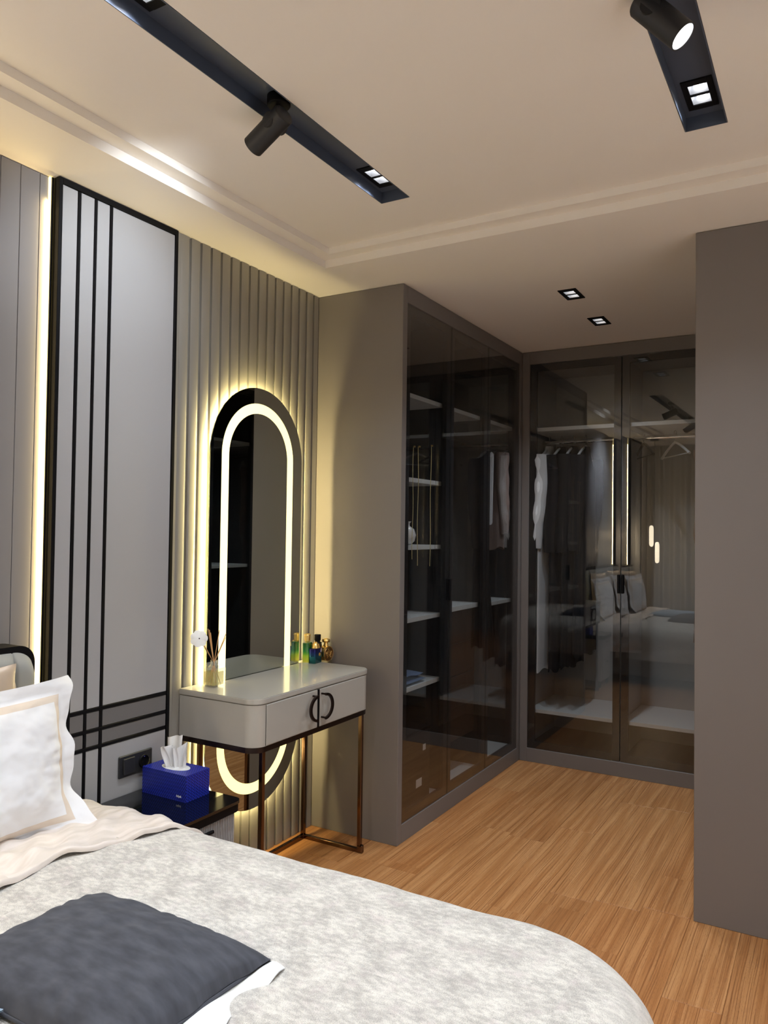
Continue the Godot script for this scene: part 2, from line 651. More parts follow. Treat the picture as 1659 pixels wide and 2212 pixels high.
func slit(z: float, dir: float, label: String) -> void:
	var t := thing("led_strip", label, "light strip", Vector3.ZERO, 0.0, "LED strips beside the framed panels")
	var mb := MB.new()
	mb.bx(-0.0198, -0.013, 0.02, 2.597, z, z + 0.012 * dir)
	part("diffuser", mb, M.led_slit, t)
	var b := MB.new()
	b.bx(-0.012, -0.008, 0.02, 2.597, z, z + 0.006 * dir)
	part("profile", b, M.black, t)
	for k in 4:
		area_light(t, Vector3(-0.016, 0.35 + 0.62 * k, z + 0.0135 * dir), Vector3(-0.024, 0.35 + 0.62 * k, z + 0.035 * dir), Vector3.UP, Vector2(0.62, 0.006), SLIT_E, WARMER)

func framed_panel(o: Node3D) -> void:
	var zs := [[1.481, 1.4205], [1.4065, 1.3525], [1.3395, 1.2875], [1.2735, 0.978]]
	var ys := [[0.8235, 2.577], [0.7525, 0.8095], [0.693, 0.7395], [0.012, 0.6795]]
	var bk := MB.new()
	bk.bx(-0.036, 0.004, 0.0, 2.597, 0.9635, 1.4945)
	part("backing", bk, M.black, o)
	for j in 4:
		for i in 4:
			var mb := MB.new()
			mb.bx(0.004, 0.0165, ys[j][0], ys[j][1], zs[i][1], zs[i][0], 0.0015)
			part("panel", mb, M.band if j == 1 or j == 2 else M.panel, o, "darker grey band panel" if j == 1 or j == 2 else "")
	for s in [[1.4815, 1.496, 0.0, 2.598], [0.963, 0.9775, 0.0, 2.598], [0.9775, 1.4815, 2.578, 2.598]]:
		var mb := MB.new()
		mb.bx(0.004, 0.021, s[2], s[3], s[0], s[1], 0.001)
		part("frame", mb, M.black, o)
	for s in [[1.4073, 1.4197], [1.3403, 1.3517], [1.2743, 1.2867]]:
		var mb := MB.new()
		mb.bx(0.004, 0.018, 0.012, 2.577, s[0], s[1], 0.001)
		part("strip", mb, M.black, o)
	for s in [[0.8103, 0.8227], [0.7403, 0.7517], [0.6803, 0.6922]]:
		var mb := MB.new()
		mb.bx(0.004, 0.0182, s[0], s[1], 0.978, 1.481, 0.001)
		part("strip", mb, M.black, o)

# ================================================================ wardrobes
# local frame of a wardrobe: x along its face, y up, z out of the face
func wardrobe(o: Node3D, length: float, depth: float, ox0: float, ox1: float, seams: Array, end_first: bool, end_last: bool, tilts: Array, handles: Array, inside: Material) -> void:
	var mb := MB.new()
	mb.bx(0.0, ox0, 0.0, 2.598, -depth if end_first else -0.022, 0.0, 0.0015)
	part("end_panel" if end_first else "filler", mb, M.taupe, o)
	mb = MB.new()
	mb.bx(ox1, length, 0.0, 2.598, -depth if end_last else -0.022, 0.0, 0.0015)
	part("end_panel" if end_last else "filler", mb, M.taupe, o)
	mb = MB.new()
	mb.bx(ox0, ox1, 2.519, 2.598, -0.03, 0.0, 0.0012)
	part("fascia", mb, M.taupe, o)
	mb = MB.new()
	mb.bx(ox0, ox1, 0.0, 0.085, -0.03, 0.0, 0.0012)
	part("plinth", mb, M.taupe, o)
	mb = MB.new()
	mb.bx(ox0 - 0.018 if not end_first else ox0, ox1 + 0.018 if not end_last else ox1, 0.085, 2.53, -depth, -depth + 0.01)
	mb.bx(ox0, ox1, 2.522, 2.54, -depth + 0.01, -0.04)
	if not end_first:
		mb.bx(ox0 - 0.018, ox0, 0.0, 2.54, -depth + 0.01, -0.023)
	if not end_last:
		mb.bx(ox1, ox1 + 0.018, 0.0, 2.54, -depth + 0.01, -0.023)
	for s in seams:
		mb.bx(s - 0.009, s + 0.009, 0.103, 2.522, -depth + 0.01, -0.045)
	part("carcass", mb, inside, o)
	mb = MB.new()
	mb.bx(ox0, ox1, 0.085, 0.103, -depth + 0.01, -0.045)
	part("bottom_board", mb, M.wood_dark if inside == M.pale_inside else M.shelf, o)
	var edges := [ox0] + seams + [ox1]
	for i in edges.size() - 1:
		var d0: float = edges[i] + 0.0028
		var d1: float = edges[i + 1] - 0.0028
		var hinge_right: bool = handles[i] == "left"
		var hx := d1 if hinge_right else d0
		var f := MB.new()
		var st := 0.043
		var a := d0 - hx
		var b := d1 - hx
		f.bx(a, a + st, 0.0868, 2.517, -0.026, -0.0075)
		f.bx(b - st, b, 0.0868, 2.517, -0.026, -0.0075)
		f.bx(a + st, b - st, 0.0868, 0.0868 + st, -0.026, -0.0075)
		f.bx(a + st, b - st, 2.517 - st, 2.517, -0.026, -0.0075)
		var door := part("door", f, M.black_matt, o)
		door.position = Vector3(hx, 0, 0)
		door.rotation.y = deg_to_rad(tilts[i])
		var p := MB.new()
		p.bx(a, b, 0.0868, 2.517, -0.0072, -0.0022)
		part("pane", p, M.smoke, door, "dark smoked glass pane")
		if handles[i] != "":
			var h := MB.new()
			var hz := b - 0.009 if handles[i] == "right" else a + 0.009
			h.bx(hz - 0.007, hz + 0.007, 1.088, 1.2, -0.0022, 0.011, 0.002)
			part("handle", h, M.black, door)

func board(o: Node3D, called: String, x0: float, x1: float, y0: float, y1: float, z0: float, z1: float, m: Material) -> void:
	var mb := MB.new()
	mb.bx(x0, x1, y0, y1, z0, z1, 0.001)
	part(called, mb, m, o)

func rod(o: Node3D, a: Vector3, b: Vector3) -> void:
	var mb := MB.new()
	mb.tube([a, b], 0.012, 12)
	part("clothes_rail", mb, M.chrome, o)

func wardrobes() -> void:
	# left wardrobe, its face looks towards +x
	var o := thing("wardrobe", "tall wardrobe with three smoked glass doors, beside the vanity", "wardrobe", Vector3(0.487, 0, 0), PI / 2)
	wardrobe(o, 1.588, 0.484, 0.043, 1.546, [0.535, 1.035], true, false, [0.0, 0.0, 0.0], ["right", "", ""], M.dark_inside)
	for y in [1.0215, 1.375, 1.706, 2.117]:
		board(o, "shelf", 0.044, 0.525, y - 0.022, y, -0.474, -0.05, M.shelf)
	board(o, "shelf", 0.044, 0.525, 0.665, 0.687, -0.474, -0.05, M.shelf)
	board(o, "shelf", 0.545, 1.025, 2.095, 2.117, -0.474, -0.05, M.shelf)
	board(o, "shelf", 1.045, 1.545, 2.095, 2.117, -0.474, -0.05, M.shelf)
	board(o, "shelf", 1.045, 1.545, 1.003, 1.025, -0.474, -0.05, M.shelf)
	board(o, "shelf", 0.545, 1.025, 1.012, 1.037, -0.474, -0.05, M.shelf)
	for k in 4:
		var mb := MB.new()
		mb.bx(0.547, 1.023, 0.30 + 0.177 * k, 0.474 + 0.177 * k, -0.46, -0.07, 0.002)
		part("drawer", mb, M.wood_dark, o)
	rod(o, Vector3(0.545, 2.045, -0.24), Vector3(1.025, 2.045, -0.24))
	rod(o, Vector3(1.045, 2.045, -0.24), Vector3(1.545, 2.045, -0.24))
	# far wardrobe, its face looks towards +z
	o = thing("wardrobe", "far wardrobe with two smoked glass doors at the end of the passage", "wardrobe", Vector3(0.487, 0, -1.588))
	wardrobe(o, 1.273, 0.56, 0.049, 1.205, [0.625], false, false, [0.5, -0.5], ["right", "left"], M.pale_inside)
	board(o, "shelf", 0.05, 0.615, 2.093, 2.117, -0.55, -0.05, M.shelf)
	board(o, "shelf", 0.635, 1.204, 2.093, 2.117, -0.55, -0.05, M.shelf)
	board(o, "shelf", 0.05, 0.615, 0.302, 0.325, -0.55, -0.045, M.shelf)
	board(o, "shelf", 0.635, 1.204, 0.302, 0.325, -0.55, -0.045, M.shelf)
	board(o, "divider_edge", 0.6145, 0.6355, 0.325, 2.09, -0.047, -0.0445, M.shelf)
	rod(o, Vector3(0.05, 2.043, -0.265), Vector3(0.615, 2.043, -0.265))
	rod(o, Vector3(0.635, 2.043, -0.265), Vector3(1.204, 2.043, -0.265))
	# right wardrobe behind the partition, seen in the mirror
	o = thing("wardrobe", "wardrobe whose plain taupe end panel stands at the right edge", "wardrobe", Vector3(1.761, 0, -1.588), -PI / 2)
	wardrobe(o, 1.588, 0.5, 0.042, 1.545, [0.55, 1.05], false, true, [0.0, 0.0, 0.0], ["", "right", ""], M.dark_inside)
	for x in [[0.043, 0.54], [0.56, 1.04], [1.06, 1.544]]:
		board(o, "shelf", x[0], x[1], 2.093, 2.117, -0.49, -0.05, M.shelf)
		board(o, "shelf", x[0], x[1], 1.15, 1.172, -0.49, -0.05, M.shelf)
	rod(o, Vector3(0.56, 2.043, -0.24), Vector3(1.04, 2.043, -0.24))
	clothes()

# a garment hanging from the origin (its collar): width along x, thickness along z
func garment_mesh(w: float, d: float, length: float, hem: float, seed_: float, folds: float) -> MB:
	var mb := MB.new()
	mb.grid(44, 36, func(u: float, v: float) -> Vector3:
		var a := u * TAU
		var sh := smoothstep(0.0, 0.16, v)
		var half := lerpf(0.045, w * 0.5, pow(sh, 0.8)) * lerpf(1.0, hem, smoothstep(0.2, 1.0, v))
		var th := lerpf(0.025, d * 0.5, smoothstep(0.0, 0.35, v)) * (1.0 + 0.25 * v)
		var f := 1.0 + folds * v * (0.5 * sin(a * 7.0 + seed_ + v * 2.0) + 0.35 * sin(a * 11.0 + seed_ * 2.3))
		var y := -v * length - 0.012 * v * sin(a * 5.0 + seed_)
		return Vector3(cos(a) * half * (1.0 + folds * 0.15 * v * sin(a * 5.0 + seed_)), y, sin(a) * th * f), false, Vector2.ONE, true)
	return mb

func sleeve_mesh(side: float, w: float, length: float) -> MB:
	var mb := MB.new()
	mb.grid(14, 16, func(u: float, v: float) -> Vector3:
		var a := u * TAU
		var r := lerpf(0.058, 0.036, v) * (1.0 + 0.06 * sin(v * 23.0))
		return Vector3(side * (w * 0.5 - 0.02 + 0.045 * v - 0.03 * v * v) + cos(a) * r * 0.8, -0.07 - v * length, sin(a) * r + 0.012 * sin(v * 5.0)), false, Vector2.ONE, true)
	return mb

func hanger_parts(o: Node3D, m: Material, at: Vector3) -> void:
	var h := MB.new()
	var p := []
	for k in 9:
		var a := PI * (1.15 - 1.15 * k / 8.0)
		p.append(at + Vector3(0.018 * cos(a), 0.005 + 0.018 * sin(a), 0))
	p.append(at + Vector3(0.012, -0.02, 0))
	p.append(at + Vector3(0, -0.05, 0))
	h.tube(p, 0.0022, 6)
	part("hook", h, M.chrome, o)
	var b := MB.new()
	var q := []
	for k in 13:
		var s := k / 6.0 - 1.0
		q.append(at + Vector3(s * 0.19, -0.05 - 0.085 * pow(absf(s), 1.25), 0))
	b.tube(q, 0.008, 8)
	b.tube([at + Vector3(-0.19, -0.133, 0), at + Vector3(0.19, -0.133, 0)], 0.004, 6)
	part("bar", b, m, o)

func garment(called: String, label: String, cat: String, at: Vector3, turn: float, w: float, d: float, length: float, hem: float, m: Material, sleeves: float, folds := 0.3, group := "") -> Node3D:
	var o := thing(called, label, cat, at, turn, group)
	part("body", garment_mesh(w, d, length, hem, at.x * 31.0 + at.z * 17.0, folds), m, o)
	if sleeves > 0.0:
		part("sleeve", sleeve_mesh(-1.0, w, sleeves), m, o)
		part("sleeve", sleeve_mesh(1.0, w, sleeves), m, o)
	return o

func hanger(label: String, at: Vector3, turn: float, m: Material) -> void:
	var o := thing("clothes_hanger", label, "hanger", at, turn)
	hanger_parts(o, m, Vector3.ZERO)

func clothes() -> void:
	var white := mat(c8(236, 240, 244), 0.85)
	var ink := mat(c8(15, 17, 26), 0.9)
	var night := mat(c8(11, 13, 21), 0.85)
	var brown := mat(c8(128, 100, 78), 0.9)
	var taupe := mat(c8(120, 104, 98), 0.9)
	var black := mat(c8(12, 12, 15), 0.85)
	# far wardrobe, left bay: rail along x at z = -1.853, garments stand across it
	var zr := -1.853
	var q := PI / 2
	garment("white_shirt_dress", "long white shirt dress at the left end of the far wardrobe's rail", "dress", Vector3(0.585, 2.015, zr + 0.01), q, 0.44, 0.05, 1.45, 1.0, white, 0.6)
	garment("dark_coat", "long black coat hanging next to the white shirt dress", "coat", Vector3(0.665, 2.01, zr), q, 0.42, 0.06, 1.44, 1.0, ink, 0.62)
	garment("dark_coat", "near-black coat with rounded shoulders, second to the right of the white shirt dress", "coat", Vector3(0.745, 2.012, zr), q, 0.43, 0.066, 1.41, 1.05, night, 0.62)
	garment("dark_coat", "shorter navy-black coat at the right end of the dark coats", "coat", Vector3(0.825, 2.005, zr), q, 0.42, 0.062, 1.33, 1.1, ink, 0.6)
	for k in 4:
		hanger(["pale hanger carrying the white shirt dress", "pale hanger carrying the long black coat next to the white dress", "pale hanger carrying the near-black middle coat", "pale hanger carrying the shorter navy-black coat"][k], Vector3([0.585, 0.665, 0.745, 0.825][k], 2.06, zr), q, white)
	hanger("empty dark clothes hanger left on the far wardrobe's right rail", Vector3(1.19, 2.06, zr), q + 0.5, M.black_matt)
	hanger("empty pale clothes hanger in the middle of the far wardrobe's right rail", Vector3(1.375, 2.06, zr), q + 0.6, white)
	hanger("hanger carrying the brown coat at the right edge", Vector3(1.56, 2.06, zr), q, M.black_matt)
	garment("brown_coat", "brown coat half hidden at the right edge of the far wardrobe", "coat", Vector3(1.56, 2.01, zr), q, 0.36, 0.10, 1.2, 1.05, brown, 0.55)
	# left wardrobe, third bay: rail along z at x = 0.247
	garment("taupe_jacket", "taupe jacket with a long sleeve in the left wardrobe's last bay", "jacket", Vector3(0.247, 2.005, -1.36), 0.0, 0.42, 0.09, 0.66, 1.0, taupe, 0.5)
	garment("white_blouse", "white blouse in front of the taupe jacket", "blouse", Vector3(0.247, 2.0, -1.27), 0.0, 0.36, 0.04, 0.5, 1.0, white, 0.0)
	garment("black_dress", "long black dress hanging below the taupe jacket, in the left wardrobe", "dress", Vector3(0.247, 2.0, -1.19), 0.0, 0.30, 0.05, 1.36, 1.5, black, 0.0)
	hanger("hanger carrying the taupe jacket", Vector3(0.247, 2.062, -1.36), 0.0, M.black_matt)
	hanger("hanger carrying the white blouse", Vector3(0.247, 2.062, -1.27), 0.0, M.black_matt)
	hanger("hanger carrying the long black dress", Vector3(0.247, 2.062, -1.19), 0.0, M.black_matt)
	hanger("empty pale hanger on the rail of the left wardrobe's middle bay", Vector3(0.247, 2.062, -0.62), 0.15, white)
	# right wardrobe, seen in the mirror
	garment("grey_jacket", "grey jacket behind dark glass, seen in the lit mirror", "jacket", Vector3(2.0, 2.0, -0.83), 0.0, 0.42, 0.1, 0.68, 1.0, mat(c8(120, 120, 118), 0.9), 0.6)
	hanger("hanger carrying the grey jacket seen in the mirror", Vector3(2.0, 2.062, -0.83), 0.0, M.black_matt)
	# shelves of the left wardrobe, first bay
	var ch := [["nearest the end panel", -0.147, 1.849, 1.310], ["middle one of the three", -0.199, 1.854, 1.2775], ["farthest from the end panel", -0.335, 1.872, 1.271]]
	var cord := mat(c8(236, 222, 160), 0.35)
	for k in 3:
		var g := thing("gold_chain", "thin gold chain hanging behind the first wardrobe door, " + ch[k][0], "chain", Vector3(0.470, 0, ch[k][1]), 0.0, "gold chains behind the wardrobe door")
		var cm := MB.new()
		var cp := []
		for w in 25:
			var f: float = w / 24.0
			cp.append(Vector3(0, lerpf(ch[k][2], ch[k][3], f), 0.0035 * sin(f * 9.0 + k * 2.0)))
		cm.tube(cp, 0.0016, 6)
		part("chain", cm, cord, g)
		cm = MB.new()
		cm.bx(0.0, 0.0097, ch[k][2] - 0.002, ch[k][2] + 0.006, -0.003, 0.003, 0.001)
		part("hook", cm, M.gold, g)
	var v := thing("white_vase", "small round white vase on a shelf of the left wardrobe", "vase", Vector3(0.36, 1.375, -0.26))
	var mb := MB.new()
	mb.lathe([Vector2(0.0, 0.0), Vector2(0.035, 0.0), Vector2(0.055, 0.02), Vector2(0.062, 0.05), Vector2(0.052, 0.08), Vector2(0.03, 0.095), Vector2(0.03, 0.108), Vector2(0.038, 0.118), Vector2(0.034, 0.118), Vector2(0.026, 0.105), Vector2(0.0, 0.1)], 28)
	part("body", mb, M.white_gloss, v)
	var j := thing("folded_jeans", "folded blue jeans on the lowest white shelf, left wardrobe", "jeans", Vector3(0.33, 0.687, -0.25))
	for k in 2:
		mb = MB.new()
		var yy := 0.03 * k
		mb.grid(30, 16, func(u: float, w: float) -> Vector3:
			var a := w * TAU
			var s := u * 2.0 - 1.0
			var th := 0.015 * (1.0 - pow(absf(s), 8.0))
			return Vector3(cos(a) * 0.10 * (1.0 - 0.06 * k), yy + 0.0155 + sin(a) * th + 0.005 * sin(s * 4.0 + k) * (1 if k else 0), s * (0.14 - 0.012 * k) + 0.01 * k), false)
		part("fold", mb, M.jeans, j)
	var d := thing("dark_bag", "small dark round bag behind the folded jeans", "bag", Vector3(0.2, 0.687, -0.33))
	mb = MB.new()
	mb.lathe([Vector2(0.0, 0.0), Vector2(0.06, 0.0), Vector2(0.085, 0.03), Vector2(0.08, 0.08), Vector2(0.05, 0.11), Vector2(0.0, 0.118)], 24)
	part("body", mb, black, d)
	mb = MB.new()
	var hp := []
	for k in 13:
		hp.append(Vector3(0.05 * cos(PI * k / 12.0), 0.10 + 0.06 * sin(PI * k / 12.0), 0))
	mb.tube(hp, 0.006, 8)
	part("strap", mb, black, d)
	var bx := thing("black_carton", "black printed carton at the bottom of the left wardrobe", "box", Vector3(0.28, 0.103, -0.27))
	mb = MB.new()
	mb.bx(-0.15, 0.15, 0.0, 0.34, -0.17, 0.17, 0.003)
	part("carton", mb, M.black_matt, bx)
	mb = MB.new()
	mb.bx(0.1502, 0.1512, 0.07, 0.11, -0.08, -0.02)
	part("sticker", mb, M.shelf, bx)
	mb = MB.new()
	mb.bx(0.1502, 0.1512, 0.24, 0.27, -0.12, -0.09)
	part("print_mark", mb, M.shelf, bx)
	mb = MB.new()
	mb.bx(-0.152, 0.152, 0.34, 0.352, -0.172, 0.172, 0.002)
	part("lid", mb, M.black, bx)

# ================================================================ ceiling lamps
func channel(x0: float, x1: float, holes: Array, label: String) -> void:
	var o := thing("light_channel", label, "light fitting")
	var mb := MB.new()
	mb.bx(x0 + 0.001, x0 + 0.0035, 2.659, 2.702, 0.679, 3.699)
	mb.bx(x1 - 0.0035, x1 - 0.001, 2.659, 2.702, 0.679, 3.699)
	mb.bx(x0 + 0.0035, x1 - 0.0035, 2.659, 2.702, 0.679, 0.682)
	mb.bx(x0 + 0.0035, x1 - 0.0035, 2.659, 2.702, 3.696, 3.699)
	part("side_rail", mb, M.channel, o)
	mb = MB.new()
	var z := 0.682
	var cx := (x0 + x1) * 0.5
	for h in holes:
		mb.bx(x0 + 0.0035, x1 - 0.0035, 2.70, 2.703, z, h - 0.062)
		mb.bx(x0 + 0.0035, cx - 0.031, 2.70, 2.703, h - 0.062, h + 0.062)
		mb.bx(cx + 0.031, x1 - 0.0035, 2.70, 2.703, h - 0.062, h + 0.062)
		z = h + 0.062
	mb.bx(x0 + 0.0035, x1 - 0.0035, 2.70, 2.703, z, 3.696)
	part("back_plate", mb, M.channel, o)

# a black frame with two square reflectors; the origin lies in the plane of the frame's face
func downlight(at: Vector3, e: float, label: String, fw := 0.082, fl := 0.16, size := 0.05) -> Node3D:
	var o := thing("downlight", label, "downlight", at)
	var mb := MB.new()
	var pitch := size + 0.009
	var hx := size * 0.5
	mb.bx(-fw / 2, -hx, -0.003, 0.003, -fl / 2, fl / 2, 0.001)
	mb.bx(hx, fw / 2, -0.003, 0.003, -fl / 2, fl / 2, 0.001)
	mb.bx(-hx, hx, -0.003, 0.003, -fl / 2, -pitch / 2 - hx)
	mb.bx(-hx, hx, -0.003, 0.003, pitch / 2 + hx, fl / 2)
	mb.bx(-hx, hx, -0.003, 0.003, -0.0045, 0.0045)
	for s in [-1.0, 1.0]:
		mb.bx(-hx * 0.88, hx * 0.88, 0.0235, 0.0245, s * pitch / 2 - hx * 0.88, s * pitch / 2 + hx * 0.88)
	part("frame", mb, M.black, o)
	for s in [-1.0, 1.0]:
		var c := Vector3(0, 0, s * pitch / 2)
		var r := MB.new()
		var ht := 0.024
		var k := 0.88
		for w in 4:
			var dirs := [Vector3(1, 0, 0), Vector3(0, 0, 1), Vector3(-1, 0, 0), Vector3(0, 0, -1)]
			var n: Vector3 = dirs[w]
			var tt: Vector3 = dirs[(w + 1) % 4]
			r.poly([c + n * hx - tt * hx, c + n * hx + tt * hx, c + n * hx * k + tt * hx * k + Vector3(0, ht, 0), c + n * hx * k - tt * hx * k + Vector3(0, ht, 0)], (-n + Vector3(0, -0.2, 0)).normalized())
			r.poly([c + n * (hx + 0.001) - tt * hx, c + n * (hx + 0.001) + tt * hx, c + n * (hx * k + 0.001) + tt * hx * k + Vector3(0, ht + 0.001, 0), c + n * (hx * k + 0.001) - tt * hx * k + Vector3(0, ht + 0.001, 0)], (n + Vector3(0, 0.2, 0)).normalized())
		var rp := part("reflector", r, M.reflector, o)
		var d := MB.new()
		d.lathe([Vector2(0.0, ht - 0.0125), Vector2(hx * 0.5, ht - 0.0115), Vector2(hx * 0.70, ht - 0.008), Vector2(hx * 0.70, ht - 0.001), Vector2(0.0, ht - 0.0005)], 24, Transform3D(Basis.IDENTITY, c))
		part("lens", d, M.lamp, rp)
		if e > 0.0:
			spot_light(o, at + c + Vector3(0, ht - 0.0135, 0), at + c + Vector3(0, -1, 0), e, 58.0, COOL, 0.016, 0.9)
	return o

func spot_head(base: Vector3, joint: Vector3, axis: Vector3, e: float, label: String, angle := 34.0) -> void:
	var o := thing("spotlight", label, "spotlight")
	var mb := MB.new()
	mb.lathe([Vector2(0.0, 0.0), Vector2(0.034, 0.0), Vector2(0.034, -0.026), Vector2(0.031, -0.03), Vector2(0.0, -0.03)], 28, Transform3D(Basis.IDENTITY, base))
	part("base", mb, M.black, o)
	mb = MB.new()
	mb.tube([base + Vector3(0, -0.028, 0), joint + (base - joint) * 0.2], 0.009, 10)
	mb.tube([joint - axis.cross(Vector3.UP).normalized() * 0.03, joint + axis.cross(Vector3.UP).normalized() * 0.03], 0.022, 18)
	part("joint", mb, M.black_matt, o)
	mb = MB.new()
	var cp := []
	for k in 9:
		var s := k / 8.0
		cp.append(base + Vector3(0.0, -0.03, 0) + (joint - base - Vector3(0, -0.03, 0)) * s + axis.cross(Vector3.UP).normalized() * 0.03 * sin(PI * s) - axis * 0.035 * s)
	mb.tube(cp, 0.0025, 6)
	part("cable", mb, M.black, o)
	# tube along -Y of a local frame
	var yb := -axis
	var xb := yb.cross(Vector3.UP).normalized()
	var xf := Transform3D(Basis(xb, yb, xb.cross(yb)), joint - axis * 0.04)
	mb = MB.new()
	mb.lathe([Vector2(0.0, 0.0), Vector2(0.029, 0.0), Vector2(0.0315, -0.004), Vector2(0.0315, -0.140), Vector2(0.030, -0.1405), Vector2(0.0287, -0.139), Vector2(0.0245, -0.118), Vector2(0.0, -0.116)], 32, xf)
	part("tube", mb, M.black_matt, o)
	mb = MB.new()
	mb.lathe([Vector2(0.0, -0.1285), Vector2(0.021, -0.1285), Vector2(0.0243, -0.122), Vector2(0.0, -0.1195)], 28, xf)
	part("lens", mb, M.lamp, o)
	mb = MB.new()
	mb.lathe([Vector2(0.0285, -0.1388), Vector2(0.0252, -0.124), Vector2(0.0249, -0.124), Vector2(0.0283, -0.1392)], 28, xf)
	part("reflector", mb, M.reflector, o)
	if e > 0.0:
		spot_light(o, xf * Vector3(0, -0.13, 0), xf * Vector3(0, -1.0, 0), e, angle, COOL, 0.026, 1.0)

func ceiling_lamps() -> void:
	channel(0.765, 0.885, [0.805, 1.90, 2.95], "recessed black light channel with a spotlight, left ceiling channel")
	channel(1.829, 1.948, [0.805, 1.90, 2.95], "recessed black light channel above the passage, right ceiling channel")
	downlight(Vector3(0.825, 2.6985, 0.805), DOWN_E, "double downlight at the far end of the left ceiling channel")
	downlight(Vector3(0.825, 2.6985, 1.90), DOWN_E, "double downlight cut by the top edge, in the left ceiling channel")
	downlight(Vector3(0.825, 2.6985, 2.95), DOWN_E, "double downlight at the near end of the left ceiling channel")
	downlight(Vector3(1.8885, 2.6985, 0.805), DOWN_E, "double downlight at the far end of the right ceiling channel")
	downlight(Vector3(1.8885, 2.6985, 1.90), DOWN_E, "double downlight midway along the right ceiling channel")
	downlight(Vector3(1.8885, 2.6985, 2.95), DOWN_E, "double downlight at the near end of the right ceiling channel")
	downlight(Vector3(1.1215, 2.599, -0.527), CORRIDOR_E, "nearer square downlight in the passage ceiling", 0.088, 0.164)
	downlight(Vector3(1.1155, 2.599, -1.061), CORRIDOR_E, "farther square downlight in the passage ceiling", 0.088, 0.166)
	spot_head(Vector3(0.828, 2.70, 1.372), Vector3(0.838, 2.605, 1.40), Vector3(-0.91, -0.39, -0.13).normalized(), SPOT_E, "black cylinder spotlight turned to the wall, on the left ceiling channel", 43.0)
	spot_head(Vector3(1.888, 2.70, 1.37), Vector3(1.866, 2.615, 1.352), Vector3(0.654, -0.755, -0.03).normalized(), ROOM_SPOT_E, "black cylinder spotlight with its lit face showing, on the right ceiling channel", 40.0)
	spot_head(Vector3(1.888, 2.70, 2.45), Vector3(1.88, 2.61, 2.43), Vector3(0.7, -0.7, 0.0).normalized(), ROOM_SPOT_E, "black cylinder spotlight nearest the camera, on the right ceiling channel", 40.0)
	spot_head(Vector3(0.828, 2.70, 2.45), Vector3(0.838, 2.605, 2.45), Vector3(-0.84, -0.52, 0.1).normalized(), ROOM_SPOT_E, "black cylinder spotlight nearest the camera, on the left ceiling channel", 36.0)

# ================================================================ bed and what lies on it
const BX0 := -0.2
const BX1 := 1.955
const BZ0 := 1.318
const BZ1 := 3.33
const BR := 0.34
const BE := 0.12

var bed_noise := FastNoiseLite.new()

# a point of the made bed: flat coordinates (s, t) run past the edges and hang down there
func bed_point(s: float, t: float, off: float, wrinkle: float) -> Vector3:
	var core := Vector2(clampf(s, BX0 + BR, BX1 - BR), clampf(t, BZ0 + BR, BZ1 - BR))
	var q := Vector2(s, t) - core
	if s < BX0 + BR:
		q.x = 0.0
		core.x = s
	var d := q.length()
	var dir := q / d if d > 1e-6 else Vector2.ZERO
	var flat := BR - BE
	var h := d
	var drop := 0.0
	var out := 0.0
	if d > flat:
		var arc := d - flat
		var a := arc / BE
		if a < PI * 0.5:
			h = flat + BE * sin(a)
			drop = BE * (1.0 - cos(a))
			out = sin(a)
		else:
			h = BR
			drop = BE + (arc - BE * PI * 0.5)
			out = 1.0
	var x := core.x + dir.x * h
	var z := core.y + dir.y * h
	var y := 0.553 - drop
	# head end lies a little lower, the middle is slightly domed
	y -= 0.018 * smoothstep(0.45, 0.05, x) * (1.0 - out)
	y += 0.010 * (1.0 - out) * (0.5 + 0.5 * sin(x * 2.6 + 0.4)) * smoothstep(BZ0, BZ0 + 0.5, z)
	var k := bed_noise.get_noise_2d(s * 1.0, t * 1.0) * wrinkle
	y += (k + off) * (1.0 - out)
	x += dir.x * (k * 1.5 * out + off * out)
	z += dir.y * (k * 1.5 * out + off * out)
	if drop > BE:
		var w := 0.016 * smoothstep(BE, 0.4, drop) * sin((s - t) * 16.0 + 2.0 * sin((s + t) * 5.0))
		x += dir.x * w
		z += dir.y * w
	return Vector3(x, y, z)

func blanket_edge(z: float) -> float:
	return 0.445 + 0.085 * smoothstep(1.75, 1.33, z) + 0.008 * sin(z * 17.0) + 0.006 * sin(z * 41.0 + 1.0)

func sheet_edge(z: float) -> float:
	return blanket_edge(z) + 0.010 * sin(z * 23.0 + 0.6) * smoothstep(1.3, 1.6, z) + 0.012

